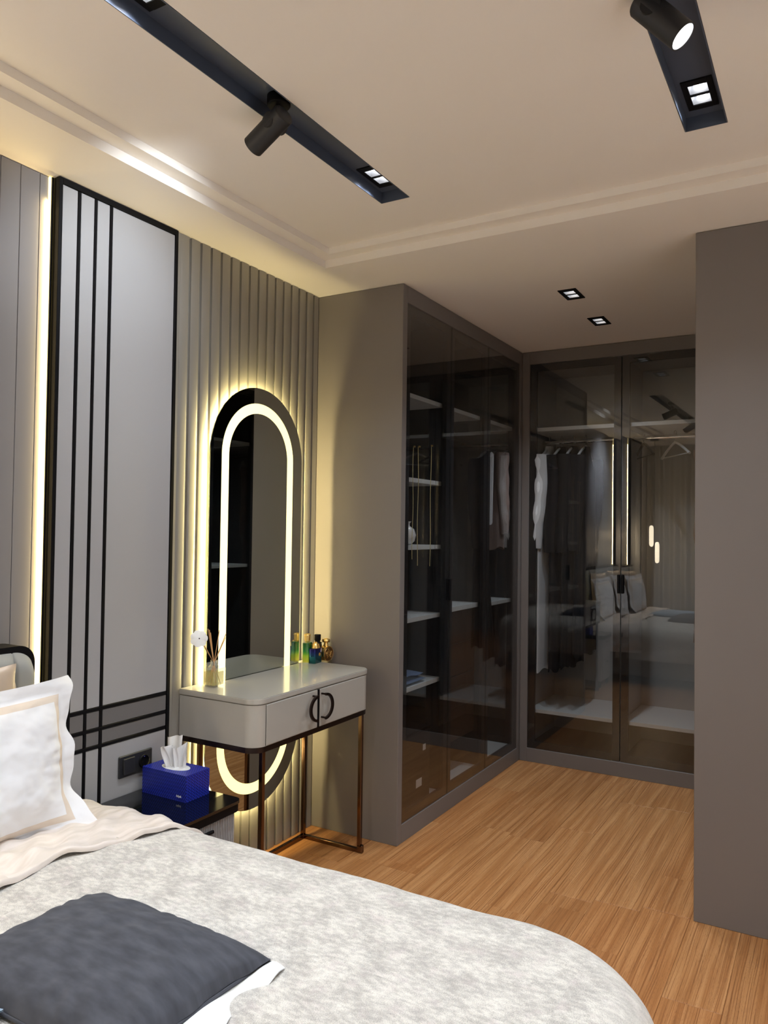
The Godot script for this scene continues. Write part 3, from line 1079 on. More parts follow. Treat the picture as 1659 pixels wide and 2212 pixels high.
# soft pillow in its own frame: width along x, height along y, face towards +z
func pillow_mesh(a: float, b: float, thick: float, flange: float, seed_: float, corner: float, wavy: float) -> MB:
	var mb := MB.new()
	for side in 2:
		var sg := 1.0 if side == 0 else -1.0
		mb.grid(72, 56, func(u: float, v: float) -> Vector3:
			var p := Vector2(u * 2.0 - 1.0, 1.0 - v * 2.0)
			var x := p.x * a
			var y := p.y * b
			var ix := clampf(absf(x) / (a - flange), 0, 1)
			var iy := clampf(absf(y) / (b - flange), 0, 1)
			var body := pow(maxf(0.0, (1.0 - pow(ix, 2.6)) * (1.0 - pow(iy, 2.6))), 0.55 if flange > 0.0 else 0.46)
			# sides of a filled pillow draw in between its corners
			x *= 1.0 - 0.055 * (1.0 - p.y * p.y) * absf(p.x)
			y *= 1.0 - 0.055 * (1.0 - p.x * p.x) * absf(p.y)
			var wr := 0.0
			var edge := maxf(ix, iy)
			var ang := atan2(p.y, p.x)
			wr += 0.0022 * sin(ang * 23.0 + seed_ + 3.0 * sin(ang * 5.0)) * smoothstep(0.55, 0.95, edge) * smoothstep(1.0, 0.93, edge)
			wr += bed_noise.get_noise_2d(p.x * 0.75 + seed_ * 9.0, p.y * 0.55) * (0.016 if flange > 0.0 else 0.007) * body
			x += (0.008 * sin(p.y * 7.5 + seed_) + 0.004 * sin(p.y * 17.0 + seed_ * 4.0)) * pow(absf(p.x), 6.0) * (1.0 if flange > 0.0 else 0.3)
			var w := 0.0
			if flange > 0.0:
				var fl := smoothstep(a - flange, a, absf(p.x * a)) + smoothstep(b - flange, b, absf(p.y * b))
				w = wavy * fl * (sin(p.y * 9.0 + seed_) * absf(p.x) + sin(p.x * 8.0 + seed_ * 2.0) * absf(p.y))
			var cz := corner * pow(clampf((p.x - 0.55) / 0.45, 0, 1), 1.5) * pow(clampf((-p.y - 0.45) / 0.55, 0, 1), 1.5)
			return Vector3(x, y, sg * (body * thick * (1.0 if side == 0 else 0.45) + 0.0015) + wr * (1.0 if side == 0 else 0.3) + w + cz), side == 0)
	return mb

func bed() -> void:
	bed_noise.seed = 14
	bed_noise.frequency = 2.6
	bed_noise.fractal_octaves = 3
	var o := thing("bed", "wide bed with a pale grey channelled velvet headboard in a black frame", "bed")
	var mb := MB.new()
	mb.bx(0.09, 1.80, 0.06, 0.30, 1.42, 3.23, 0.03)
	part("base", mb, M.velvet_grey, o)
	mb = MB.new()
	for p in [[0.2, 1.5], [1.7, 1.5], [0.2, 3.15], [1.7, 3.15]]:
		mb = MB.new()
		mb.lathe([Vector2(0, 0), Vector2(0.02, 0), Vector2(0.028, 0.06), Vector2(0, 0.06)], 14, Transform3D(Basis.IDENTITY, Vector3(p[0], 0, p[1])))
		part("leg", mb, M.black, o)
	mb = MB.new()
	mb.bx(0.09, 1.80, 0.30, 0.50, 1.44, 3.21, 0.05)
	part("mattress", mb, M.white_cloth, o)
	# headboard: black frame behind, velvet channels in front
	mb = MB.new()
	# local x runs along -z, local y up, extruded towards +x
	var xf := Transform3D(Basis(Vector3(0, 0, -1), Vector3(0, 1, 0), Vector3(1, 0, 0)), Vector3(-0.018, 0, 0))
	mb.prism(rounded(-3.09, -1.578, 0.05, 1.079, [0.0, 0.0, 0.055, 0.055]), xf, 0.085, true)
	part("headboard_frame", mb, M.black, o)
	var n := 22
	var hz0 := 1.587
	var cw := (3.08 - hz0) / n
	for k in n:
		var z0 := hz0 + cw * k
		mb = MB.new()
		var first := k == 0
		var last := k == n - 1
		mb.grid(14, 40, func(u: float, v: float) -> Vector3:
			var zz := z0 + cw * u
			var top := 1.062
			if first:
				top -= 0.048 * (1.0 - sqrt(clampf(1.0 - pow(1.0 - u, 2.0), 0, 1)))
			elif last:
				top -= 0.048 * (1.0 - sqrt(clampf(1.0 - pow(u, 2.0), 0, 1)))
			var bulge := 0.018 * pow(maxf(0.0, sin(PI * clampf(u, 0.0, 1.0))), 0.45)
			var yy := lerpf(0.3, top, v)
			var lip := smoothstep(1.0, 0.955, v)
			return Vector3(0.066 + bulge * lip + 0.010 * lip, yy, zz), false)
		part("channel", mb, M.velvet_grey, o)
	# fleece blanket
	mb = MB.new()
	mb.grid(150, 170, func(u: float, v: float) -> Vector3:
		var t := lerpf(BZ0 - 0.26, BZ1 + 0.26, v)
		var s0 := blanket_edge(t) - 0.10
		var s := lerpf(s0, BX1 + 0.28, u)
		return bed_point(s, t, 0.0, 0.006), true)
	var bl := part("blanket", mb, M.fleece, self)
	bl.name = numbered("blanket")
	tag(bl, "mottled pale grey fleece blanket spread over the bed", "blanket")
	# satin sheet folded back over the blanket's edge
	mb = MB.new()
	mb.grid(110, 170, func(u: float, v: float) -> Vector3:
		var t := lerpf(BZ0 - 0.20, BZ1 + 0.20, v)
		var e := sheet_edge(t)
		var s := lerpf(0.075, e, minf(u / 0.94, 1.0))
		var w := 0.006 * sin(t * 58.0 + 6.0 * sin(s * 9.0)) * smoothstep(0.1, 0.3, s) + 0.008 * sin(s * 36.0 + 5.0 * sin(t * 7.0)) + bed_noise.get_noise_2d(s * 3.0 + 5.0, t * 2.0) * 0.012
		var q := bed_point(s, t, 0.016 + w * 0.8, 0.0)
		if u > 0.94:
			var a := (u - 0.94) / 0.06
			q.y -= 0.014 * a * a
			q.x += 0.006 * sin(a * PI * 0.5)
		return q, true, Vector2(1.0, 3.0))
	var sh := part("sheet", mb, M.satin, self)
	sh.name = numbered("sheet")
	tag(sh, "blush satin sheet turned back between the pillows and the fleece blanket", "sheet")
	# pillows: local x -> -z, local z -> +x, leaning back on the headboard
	var wp := thing("pillow", "white flanged pillow with a beige band, leaning at the near side of the bed", "pillow", Vector3(0.20, 0.752, 1.875))
	part("cover", pillow_mesh(0.355, 0.235, 0.062, 0.045, 1.3, 0.11, 0.006), M.pillow, wp)
	wp.basis = Basis(Vector3(0, 0, 1), 0.16) * Basis(Vector3(0, 1, 0), PI / 2)
	var sp := thing("pillow", "taupe satin pillow behind the white flanged pillow at the near side", "pillow", Vector3(0.122, 0.79, 1.985))
	part("cover", pillow_mesh(0.33, 0.235, 0.034, 0.0, 4.1, 0.0, 0.0), M.satin_taupe, sp)
	var pp := MB.new()
	var path := []
	for k in 81:
		var a := TAU * k / 80.0
		var c := cos(a)
		var s := sin(a)
		var m := pow(pow(absf(c), 8.0) + pow(absf(s), 8.0), -0.125)
		var x := c * m
		var y := s * m
		path.append(Vector3(x * 0.33 * (1.0 - 0.055 * (1.0 - y * y) * absf(x)), y * 0.235 * (1.0 - 0.055 * (1.0 - x * x) * absf(y)), 0.0))
	pp.tube(path, 0.0045, 8, false)
	part("piping", pp, M.satin_taupe, sp)
	sp.basis = Basis(Vector3(0, 0, 1), 0.1) * Basis(Vector3(0, 1, 0), PI / 2) * Basis(Vector3(0, 0, 1), 0.03)
	var d := dup(wp, "white flanged pillow at the far side of the bed, seen in the wardrobe glass")
	d.position.z = 2.72
	d = dup(sp, "taupe satin pillow at the far side of the bed, behind the white one")
	d.position.z = 2.68
	# grey velvet cushion lying on the blanket
	var cu := thing("cushion", "dark grey velvet cushion with a white flap, lying on the blanket", "cushion", Vector3(0.965, 0.572, 2.052))
	part("cover", pillow_mesh(0.265, 0.198, 0.068, 0.0, 2.2, 0.0, 0.0), M.velvet_dark, cu)
	pp = MB.new()
	path = []
	for k in 81:
		var a := TAU * k / 80.0
		var c := cos(a)
		var s := sin(a)
		var m := pow(pow(absf(c), 8.0) + pow(absf(s), 8.0), -0.125)
		var x := c * m
		var y := s * m
		path.append(Vector3(x * 0.265 * (1.0 - 0.055 * (1.0 - y * y) * absf(x)), y * 0.198 * (1.0 - 0.055 * (1.0 - x * x) * absf(y)), -0.003))
	pp.tube(path, 0.004, 8, false)
	part("piping", pp, M.velvet_dark, cu)
	# the white flap along its right side: local +x edge, from the far corner (+y) to the near one (-y)
	mb = MB.new()
	mb.grid(48, 10, func(u: float, v: float) -> Vector3:
		var y := lerpf(0.198, -0.202, u)
		var p := y / 0.198
		var x0 := 0.265 * (1.0 - 0.055 * (1.0 - p * p))
		var wd := lerpf(0.030, 0.076, smoothstep(0.0, 0.75, u)) + 0.008 * sin(u * 14.0)
		var lift := 0.016 * sin(u * 15.0 + 0.6) * v
		return Vector3(x0 - 0.004 + wd * v, y + 0.012 * v * (1.0 - u), -0.004 + lift - 0.012 * v * smoothstep(0.25, 1.0, u) - 0.02 * v * v), false)
	mb.grid(48, 10, func(u: float, v: float) -> Vector3:
		var y := lerpf(0.198, -0.202, u)
		var p := y / 0.198
		var x0 := 0.265 * (1.0 - 0.055 * (1.0 - p * p))
		var wd := lerpf(0.030, 0.076, smoothstep(0.0, 0.75, u)) + 0.008 * sin(u * 14.0)
		var lift := 0.016 * sin(u * 15.0 + 0.6) * v
		return Vector3(x0 - 0.004 + wd * v, y + 0.012 * v * (1.0 - u), -0.006 + lift - 0.012 * v * smoothstep(0.25, 1.0, u) - 0.02 * v * v), true)
	part("flap", mb, M.white_cloth, cu, "white flap along the cushion's side")
	cu.basis = Basis(Vector3(1, 0, 0), -PI / 2)
	var pb := thing("pillow", "pale blue pillow whose corner shows under the grey velvet cushion", "pillow", Vector3(0.70, 0.58, 2.45))
	part("cover", pillow_mesh(0.26, 0.17, 0.045, 0.0, 6.0, 0.0, 0.0), M.blue_cloth, pb)
	pb.basis = Basis(Vector3(0, 1, 0), 0.15) * Basis(Vector3(1, 0, 0), -PI / 2)

# ================================================================ vanity and mirror
func vanity() -> void:
	# mirror: pill 0.62 x 1.824, glass face at x = 0.045
	var mc := Vector3(0.045, 1.149, 0.483)
	var hw := 0.309
	var hh := 0.912
	var o := thing("wall_mirror", "tall pill-shaped wall mirror with a glowing inner ring, above and behind the vanity", "mirror", mc)
	# local x -> -z, local y up, extruded towards +x
	var face := Transform3D(Basis(Vector3(0, 0, -1), Vector3(0, 1, 0), Vector3(1, 0, 0)), Vector3(-0.005, 0, 0))
	var inset := [0.0, 0.068, 0.112]
	var outer := pill(hw, hh)
	var r1 := pill(hw - inset[1], hh - inset[1])
	var r2 := pill(hw - inset[2], hh - inset[2])
	var mb := MB.new()
	pill_ring(mb, face, outer, r1, 0.005)
	part("mirror_rim", mb, M.mirror, o)
	mb = MB.new()
	mb.prism(r2, face, 0.005, true)
	part("mirror_pane", mb, M.mirror, o)
	mb = MB.new()
	pill_ring(mb, face, r1, r2, 0.0045)
	part("light_ring", mb, M.led_warm, o, "frosted ring glowing warm white")
	mb = MB.new()
	mb.prism(pill(hw - 0.045, hh - 0.045), Transform3D(face.basis, Vector3(-0.030, 0, 0)), 0.0248, true)
	part("backing", mb, M.black_matt, o)
	mb = MB.new()
	pill_ring(mb, Transform3D(face.basis, Vector3(-0.022, 0, 0)), pill(hw - 0.036, hh - 0.036), pill(hw - 0.0445, hh - 0.0445), 0.010)
	part("back_light", mb, glow(Color(1.0, 0.86, 0.5), 6.0), o)
	for s in [-1.0, 1.0]:
		for k in 3:
			area_light(o, mc + Vector3(-0.017, -0.4 + 0.4 * k, s * 0.276), mc + Vector3(-0.027, -0.4 + 0.4 * k, s * 0.295), Vector3.UP, Vector2(0.39, 0.006), MIRROR_E, WARM)
		for k in 8:
			var a := PI * (k + 0.5) / 8.0
			var c := mc + Vector3(-0.017, s * (hh - hw), 0)
			var dr := Vector3(0, s * sin(a), cos(a))
			area_light(o, c + dr * 0.276, c + dr * 0.295 + Vector3(-0.01, 0, 0), Vector3(0, s * cos(a), -sin(a)), Vector2(0.10, 0.006), MIRROR_E * 0.26, WARM)
	for s in [-1.0, 1.0]:
		for k in 2:
			area_light(o, mc + Vector3(0.002, -0.3 + 0.6 * k, s * 0.219), mc + Vector3(1.0, -0.3 + 0.6 * k, s * 0.219), Vector3.UP, Vector2(0.58, 0.036), MIRROR_E * (0.10 if s > 0.0 else 0.015), WARM)
	# vanity
	var v := thing("vanity_table", "pale grey vanity with two drawers on thin bronze legs", "vanity", Vector3(0, 0, 0))
	var x1 := 0.40
	var za := 0.095
	var zb := 0.906
	var notch := 0.0515
	mb = MB.new()
	plan(mb, vanity_outline(x1, za, zb, 0.058, notch), 0.801, 0.8165)
	plan(mb, vanity_outline(x1 - 0.002, za + 0.002, zb - 0.002, 0.056, notch), 0.7985, 0.801)
	plan(mb, vanity_outline(x1 - 0.0025, za + 0.0025, zb - 0.0025, 0.056, notch), 0.8165, 0.820)
	part("top", mb, M.lacquer, v)
	mb = MB.new()
	plan(mb, vanity_outline(x1 - 0.003, za + 0.003, zb - 0.003, 0.058, notch), 0.641, 0.7955)
	plan(mb, vanity_outline(x1 - 0.012, za + 0.012, zb - 0.012, 0.05, notch), 0.795, 0.799)
	part("case", mb, M.lacquer, v)
	mb = MB.new()
	plan(mb, vanity_outline(x1 - 0.004, za + 0.004, zb - 0.004, 0.057, notch), 0.620, 0.641)
	part("bronze_band", mb, M.bronze_dark, v)
	# drawer fronts set flush in the face
	for d in [[0.157, 0.508], [0.521, 0.846]]:
		mb = MB.new()
		mb.bx(x1 - 0.02, x1, 0.643, 0.7935, d[0], d[1], 0.0015)
		var dr := part("drawer", mb, M.lacquer, v)
		var h := MB.new()
		var right: bool = d[0] < 0.3
		var p := []
		for k in 25:
			var a := PI * k / 24.0
			p.append(Vector2((-1.0 if right else 1.0) * sin(a) * 0.057, cos(a) * 0.054))
		var q := []
		for k in 25:
			q.append(Vector2(p[24 - k].x * 0.78, p[24 - k].y * 0.80))
		var poly := PackedVector2Array(p + q)
		# drawn in (z, y), pushed towards +x
		h.prism(poly, Transform3D(Basis(Vector3(0, 0, 1), Vector3(0, 1, 0), Vector3(1, 0, 0)), Vector3(x1 + 0.020, 0.7265, 0.4985 if right else 0.5495)), 0.008, true)
		for s in [-1.0, 1.0]:
			h.tube([Vector3(x1 - 0.001, 0.7265 + s * 0.048, (0.4985 - 0.005) if right else (0.5495 + 0.005)), Vector3(x1 + 0.022, 0.7265 + s * 0.048, (0.4985 - 0.005) if right else (0.5495 + 0.005))], 0.004, 8)
		part("handle", h, M.bronze_dark, dr)
	mb = MB.new()
	mb.bx(x1 - 0.018, x1 + 0.001, 0.642, 0.7945, 0.5085, 0.5205)
	part("divider_strip", mb, M.black, v)
	mb = MB.new()
	for z in [0.8468, 0.1547]:
		mb.bx(x1 - 0.006, x1 - 0.0024, 0.643, 0.7935, z, z + 0.0016)
	part("shadow_gap", mb, M.black, v)
	var lg := [[0.374, 0.142], [0.374, 0.838], [0.062, 0.142], [0.062, 0.838]]
	for l in lg:
		mb = MB.new()
		mb.bx(l[0] - 0.009, l[0] + 0.009, 0.0, 0.62, l[1] - 0.009, l[1] + 0.009, 0.0015)
		part("leg", mb, M.bronze, v)
	mb = MB.new()
	mb.bx(0.053, 0.071, 0.0, 0.018, 0.15, 0.83, 0.0015)
	part("floor_rail", mb, M.bronze, v)
	for z in [0.142, 0.838]:
		mb = MB.new()
		mb.bx(0.071, 0.365, 0.0, 0.018, z - 0.009, z + 0.009, 0.0015)
		part("floor_rail", mb, M.bronze, v)
	for z in [0.142, 0.838]:
		mb = MB.new()
		mb.bx(0.374 - 0.009, 0.374 + 0.019, 0.0, 0.035, z - 0.011, z + 0.011, 0.004)
		part("foot", mb, M.bronze, v)

func vanity_outline(x1: float, z0: float, z1: float, r: float, notch: float) -> PackedVector2Array:
	var p := rounded(0.013, x1, z0, z1, [0.0, r, r, 0.0])
	# room for the mirror at the back
	var q := PackedVector2Array([Vector2(0.013, z0)])
	for i in range(1, p.size()):
		q.append(p[i])
	q.append(Vector2(0.013, 0.795))
	q.append(Vector2(notch, 0.795))
	q.append(Vector2(notch, 0.171))
	q.append(Vector2(0.013, 0.171))
	return q

func pill_ring(mb: MB, xf: Transform3D, a: PackedVector2Array, b: PackedVector2Array, h: float) -> void:
	var n := a.size()
	for i in n:
		var j := (i + 1) % n
		mb.poly([xf * Vector3(a[i].x, a[i].y, h), xf * Vector3(a[j].x, a[j].y, h), xf * Vector3(b[j].x, b[j].y, h), xf * Vector3(b[i].x, b[i].y, h)], xf.basis.z)
		mb.poly([xf * Vector3(a[i].x, a[i].y, 0), xf * Vector3(a[j].x, a[j].y, 0), xf * Vector3(b[j].x, b[j].y, 0), xf * Vector3(b[i].x, b[i].y, 0)], -xf.basis.z)
		for k in 2:
			var p: PackedVector2Array = a if k == 0 else b
			var e := (p[j] - p[i])
			if e.length() < 1e-7:
				continue
			var m := (p[i] + p[j]) * 0.5
			var en := Vector2(e.y, -e.x).normalized()
			if k == 1:
				en = -en
			mb.poly([xf * Vector3(p[i].x, p[i].y, 0), xf * Vector3(p[j].x, p[j].y, 0), xf * Vector3(p[j].x, p[j].y, h), xf * Vector3(p[i].x, p[i].y, h)], xf.basis * Vector3(en.x, en.y, 0))

# ================================================================ nightstands
func nightstands() -> void:
	var o := thing("nightstand", "nightstand with a black glass top and a ribbed grey front, beside the vanity", "nightstand", Vector3(0, 0, 1.148))
	var mb := MB.new()
	plan(mb, rounded(0.024, 0.405, -0.172, 0.172, [0.0, 0.035, 0.035, 0.0]), 0.478, 0.488)
	part("glass_top", mb, M.black_glass, o)
	mb = MB.new()
	plan(mb, rounded(0.024, 0.402, -0.169, 0.169, [0.0, 0.034, 0.034, 0.0]), 0.450, 0.478)
	part("top_frame", mb, M.black, o)
	mb = MB.new()
	plan(mb, rounded(0.026, 0.385, -0.160, 0.160, [0.0, 0.02, 0.02, 0.0]), 0.06, 0.450)
	part("case", mb, M.panel, o)
	for k in 2:
		var y0 := 0.075 + 0.187 * k
		mb = MB.new()
		mb.bx(0.383, 0.387, y0, y0 + 0.181, -0.138, 0.138)
		for r in 33:
			var z := -0.136 + 0.0085 * r
			mb.prism(PackedVector2Array([Vector2(-0.0034, 0), Vector2(0.0034, 0), Vector2(0.0026, 0.0035), Vector2(0.0010, 0.0046), Vector2(-0.0010, 0.0046), Vector2(-0.0026, 0.0035)]), Transform3D(Basis(Vector3(0, 0, -1), Vector3(1, 0, 0), Vector3(0, -1, 0)), Vector3(0.387, y0 + 0.181, z)), 0.181, true)
		var d := part("drawer", mb, M.panel, o)
		var h := MB.new()
		h.bx(0.391, 0.402, y0 + 0.150, y0 + 0.160, -0.03, 0.03, 0.002)
		part("handle", h, M.black, d)
	for p in [[0.06, -0.14], [0.06, 0.14], [0.36, -0.14], [0.36, 0.14]]:
		mb = MB.new()
		mb.bx(p[0] - 0.012, p[0] + 0.012, 0.0, 0.06, p[1] - 0.012, p[1] + 0.012, 0.002)
		part("leg", mb, M.black, o)
	var d2 := dup(o, "nightstand on the far side of the bed, under the pendant lamp")
	d2.position.z = 3.53

# ================================================================ small things
func small_things() -> void:
	# switch and socket
	var o := thing("socket_plate", "black double plate with a rocker switch and a round socket, above the nightstand", "socket", Vector3(0.0165, 0.5885, 1.125))
	var mb := MB.new()
	mb.bx(0.0, 0.008, -0.039, 0.039, -0.077, 0.077, 0.003)
	part("frame", mb, M.black_matt, o)
	mb = MB.new()
	mb.box(Vector3(0.0105, 0.0, 0.035), Vector3(0.007, 0.056, 0.052), 0.002, Basis(Vector3(0, 0, 1), 0.05))
	part("rocker", mb, M.black_matt, o)
	mb = MB.new()
	# axis of the socket along +x
	var sx := Transform3D(Basis(Vector3(0, -1, 0), Vector3(1, 0, 0), Vector3(0, 0, 1)), Vector3(0.008, 0.0, -0.036))
	mb.lathe([Vector2(0.0, 0.0008), Vector2(0.0185, 0.0008), Vector2(0.0195, 0.0045), Vector2(0.0225, 0.0052), Vector2(0.0245, 0.0), ], 36, sx)
	part("socket_ring", mb, M.black, o)
	mb = MB.new()
	for s in [-1.0, 1.0]:
		mb.bx(0.0088, 0.0105, s * 0.017 - 0.002, s * 0.017 + 0.002, -0.0385, -0.0335)
	part("earth_clip", mb, M.chrome, o)
	# tissue box, its corner towards the camera
	o = thing("tissue_box", "blue cardboard tissue box with a zigzag print, on the nightstand", "tissue box", Vector3(0.158, 0.488, 1.060))
	mb = MB.new()
	var bw := 0.108
	var bd := 0.058
	var bh := 0.092
	box_uv(mb, bw, bd, bh)
	part("carton", mb, M.chevron, o)
	mb = MB.new()
	mb.lathe([Vector2(0.0, 0.0006), Vector2(0.85, 0.0006), Vector2(1.0, 0.0012), Vector2(1.0, 0.0004)], 40, Transform3D(Basis.IDENTITY, Vector3(0, bh, 0)), 0.062, 0.034)
	part("opening", mb, M.white_gloss, o)
	mb = MB.new()
	for side in 2:
		mb.grid(44, 20, func(u: float, v: float) -> Vector3:
			var w := (u - 0.5) * lerpf(0.066, 0.096, v)
			var fold := 0.013 * sin(u * 13.0 + 1.0) * (0.35 + v) + 0.006 * sin(u * 29.0 + v * 3.0)
			var top := 0.084 + 0.016 * sin(u * 5.4 + 2.2) - 0.020 * pow(absf(u - 0.55) * 2.0, 3.0)
			var curl := 0.012 * v * v * sin(u * 7.0)
			return Vector3(w * 0.92, bh + 0.001 + v * top, fold + curl + (0.0006 if side == 0 else -0.0006)), side == 0)
	var ti := part("tissue", mb, M.tissue, o, "white tissue pulled up out of the box")
	ti.rotation.y = 0.35
	ti.scale = Vector3(1.2, 1.0, 1.15)
	mb = MB.new()
	mb.grid(20, 12, func(u: float, v: float) -> Vector3:
		var w := (u - 0.5) * lerpf(0.04, 0.05, v)
		return Vector3(w - 0.014, bh + 0.001 + v * (0.098 + 0.012 * u), -0.014 + 0.006 * sin(u * 9.0) - 0.008 * v), false)
	part("tissue", mb, M.tissue, ti)
	var tm := TextMesh.new()
	tm.text = "Selpak"
	var sf := SystemFont.new()
	sf.font_names = PackedStringArray(["Droid Sans"])
	sf.font_italic = true
	sf.font_weight = 700
	tm.font = sf
	tm.font_size = 32
	tm.pixel_size = 0.00031
	tm.depth = 0.0004
	var tx := MeshInstance3D.new()
	tx.name = "lettering"
	tx.mesh = tm
	tx.material_override = M.white_gloss
	o.add_child(tx, true)
	tx.position = Vector3(0.074, 0.017, bd + 0.0004)
	tx.scale = Vector3(0.75, 1.0, 1.0)
	# reed diffuser
	o = thing("reed_diffuser", "square glass reed diffuser with yellow oil and a white paper flower", "diffuser", Vector3(0.0895, 0.820, 0.797))
	var glass := mat(Color(0.94, 0.97, 0.94, 0.06), 0.0, 0.0, 0.6)
	glass.transparency = BaseMaterial3D.TRANSPARENCY_ALPHA
	var oil := tinted(c8(212, 194, 4), 0.44)
	mb = MB.new()
	mb.bx(-0.034, 0.034, 0.0, 0.076, -0.034, 0.034, 0.003)
	mb.bx(-0.0285, 0.0285, 0.007, 0.072, -0.0285, 0.0285, 0.002)
	mb.lathe([Vector2(0.024, 0.0762), Vector2(0.020, 0.079), Vector2(0.0135, 0.086), Vector2(0.012, 0.094), Vector2(0.0145, 0.102), Vector2(0.0125, 0.1035), Vector2(0.0105, 0.094), Vector2(0.0115, 0.086)], 28)
	part("bottle", mb, glass, o)
	mb = MB.new()
	mb.bx(-0.028, 0.028, 0.0075, 0.060, -0.028, 0.028, 0.002)
	part("oil", mb, oil, o, "yellow fragrance oil")
	var reedm := mat(c8(206, 160, 110), 0.7)
	var tips := [Vector3(0.012, 0.232, 0.050), Vector3(0.004, 0.226, 0.034), Vector3(-0.01, 0.212, 0.012), Vector3(0.02, 0.205, -0.046), Vector3(0.004, 0.220, -0.024), Vector3(-0.012, 0.198, 0.066), Vector3(0.006, 0.186, -0.058)]
	for p in tips:
		mb = MB.new()
		mb.tube([Vector3(-p.x * 0.9, 0.0085, -p.z * 0.42), Vector3(p.x * 0.05, 0.095, p.z * 0.05), p], 0.0015, 7)
		part("reed", mb, reedm, o)
	var fc := Vector3(0.026, 0.203, 0.112)
	mb = MB.new()
	mb.tube([Vector3(-0.008, 0.0085, -0.022), Vector3(0.002, 0.095, 0.006), fc], 0.0011, 7)
	part("flower_stem", mb, M.wood_dark, o)
	var fn := Vector3(0.70, 0.25, 0.45).normalized()
	var fx := fn.cross(Vector3.UP).normalized()
	var fy := fx.cross(fn).normalized()
	mb = MB.new()
	for side in 2:
		mb.grid(72, 8, func(u: float, v: float) -> Vector3:
			var a := u * TAU
			var r := 0.034 * (0.86 + 0.14 * pow(absf(sin(a * 3.5)), 0.7)) * v
			return fc + fx * cos(a) * r + fy * sin(a) * r + fn * (0.0035 * v * v * sin(a * 3.0) - 0.004 * v * v + (0.0007 if side == 0 else -0.0007)), side == 1, Vector2.ONE, true)
	part("flower", mb, M.white_cloth, o, "white paper flower")
	mb = MB.new()
	mb.lathe([Vector2(0.0, 0.004), Vector2(0.002, 0.003), Vector2(0.0026, 0.0), Vector2(0.0, 0.0)], 12, Transform3D(Basis(fx, fn, fx.cross(fn)), fc))
	part("flower_knot", mb, M.black, o)
	perfumes()

func box_uv(mb: MB, w: float, d: float, h: float) -> void:
	var k := 1.0 / 0.080
	for s in [-1.0, 1.0]:
		mb.poly([Vector3(-w, 0, s * d), Vector3(w, 0, s * d), Vector3(w, h, s * d), Vector3(-w, h, s * d)], Vector3(0, 0, s), [Vector2(-w * k, h * k), Vector2(w * k, h * k), Vector2(w * k, 0), Vector2(-w * k, 0)])
		mb.poly([Vector3(s * w, 0, -d), Vector3(s * w, 0, d), Vector3(s * w, h, d), Vector3(s * w, h, -d)], Vector3(s, 0, 0), [Vector2(h * k, -d * k), Vector2(h * k, d * k), Vector2(0, d * k), Vector2(0, -d * k)])
		var y := h if s > 0 else 0.0
		mb.poly([Vector3(-w, y, -d), Vector3(w, y, -d), Vector3(w, y, d), Vector3(-w, y, d)], Vector3(0, s, 0), [Vector2(-w * k, -d * k), Vector2(w * k, -d * k), Vector2(w * k, d * k), Vector2(-w * k, d * k)])

func tinted(col: Color, a: float) -> StandardMaterial3D:
	var m := mat(Color(col.r, col.g, col.b, a), 0.03, 0.0, 0.6)
	m.transparency = BaseMaterial3D.TRANSPARENCY_ALPHA
	return m

func grad_tex(stops: Array) -> ImageTexture:
	return image_tex(4, 128, func(_x: int, y: int) -> Color:
		var p := 1.0 - y / 127.0
		for i in stops.size() - 1:
			if p <= stops[i + 1][0]:
				return stops[i][1].lerp(stops[i + 1][1], (p - stops[i][0]) / (stops[i + 1][0] - stops[i][0]))
		return stops[-1][1])

# round-cornered bottle body with v running up its side
func flask(mb: MB, w: float, d: float, r: float, y0: float, y1: float) -> void:
	var p := rounded(-w, w, -d, d, [r, r, r, r], 5)
	var n := p.size()
	mb.grid(n, 5, func(u: float, v: float) -> Vector3:
		var q := p[int(round(u * n)) % n]
		var k: float = [0.0, 1.0, 1.0, 1.0, 0.93, 0.0][int(round(v * 5))]
		var y: float = [y0, y0, lerpf(y0, y1, 0.5), y1 - 0.003, y1, y1][int(round(v * 5))]
		return Vector3(q.x * k, y, q.y * k), true, Vector2.ONE, true)
	# v of the texture follows the height
	for i in range(mb.t.size() - (n + 1) * 6, mb.t.size()):
		mb.t[i] = Vector2(0.5, 1.0 - (mb.v[i].y - y0) / (y1 - y0))

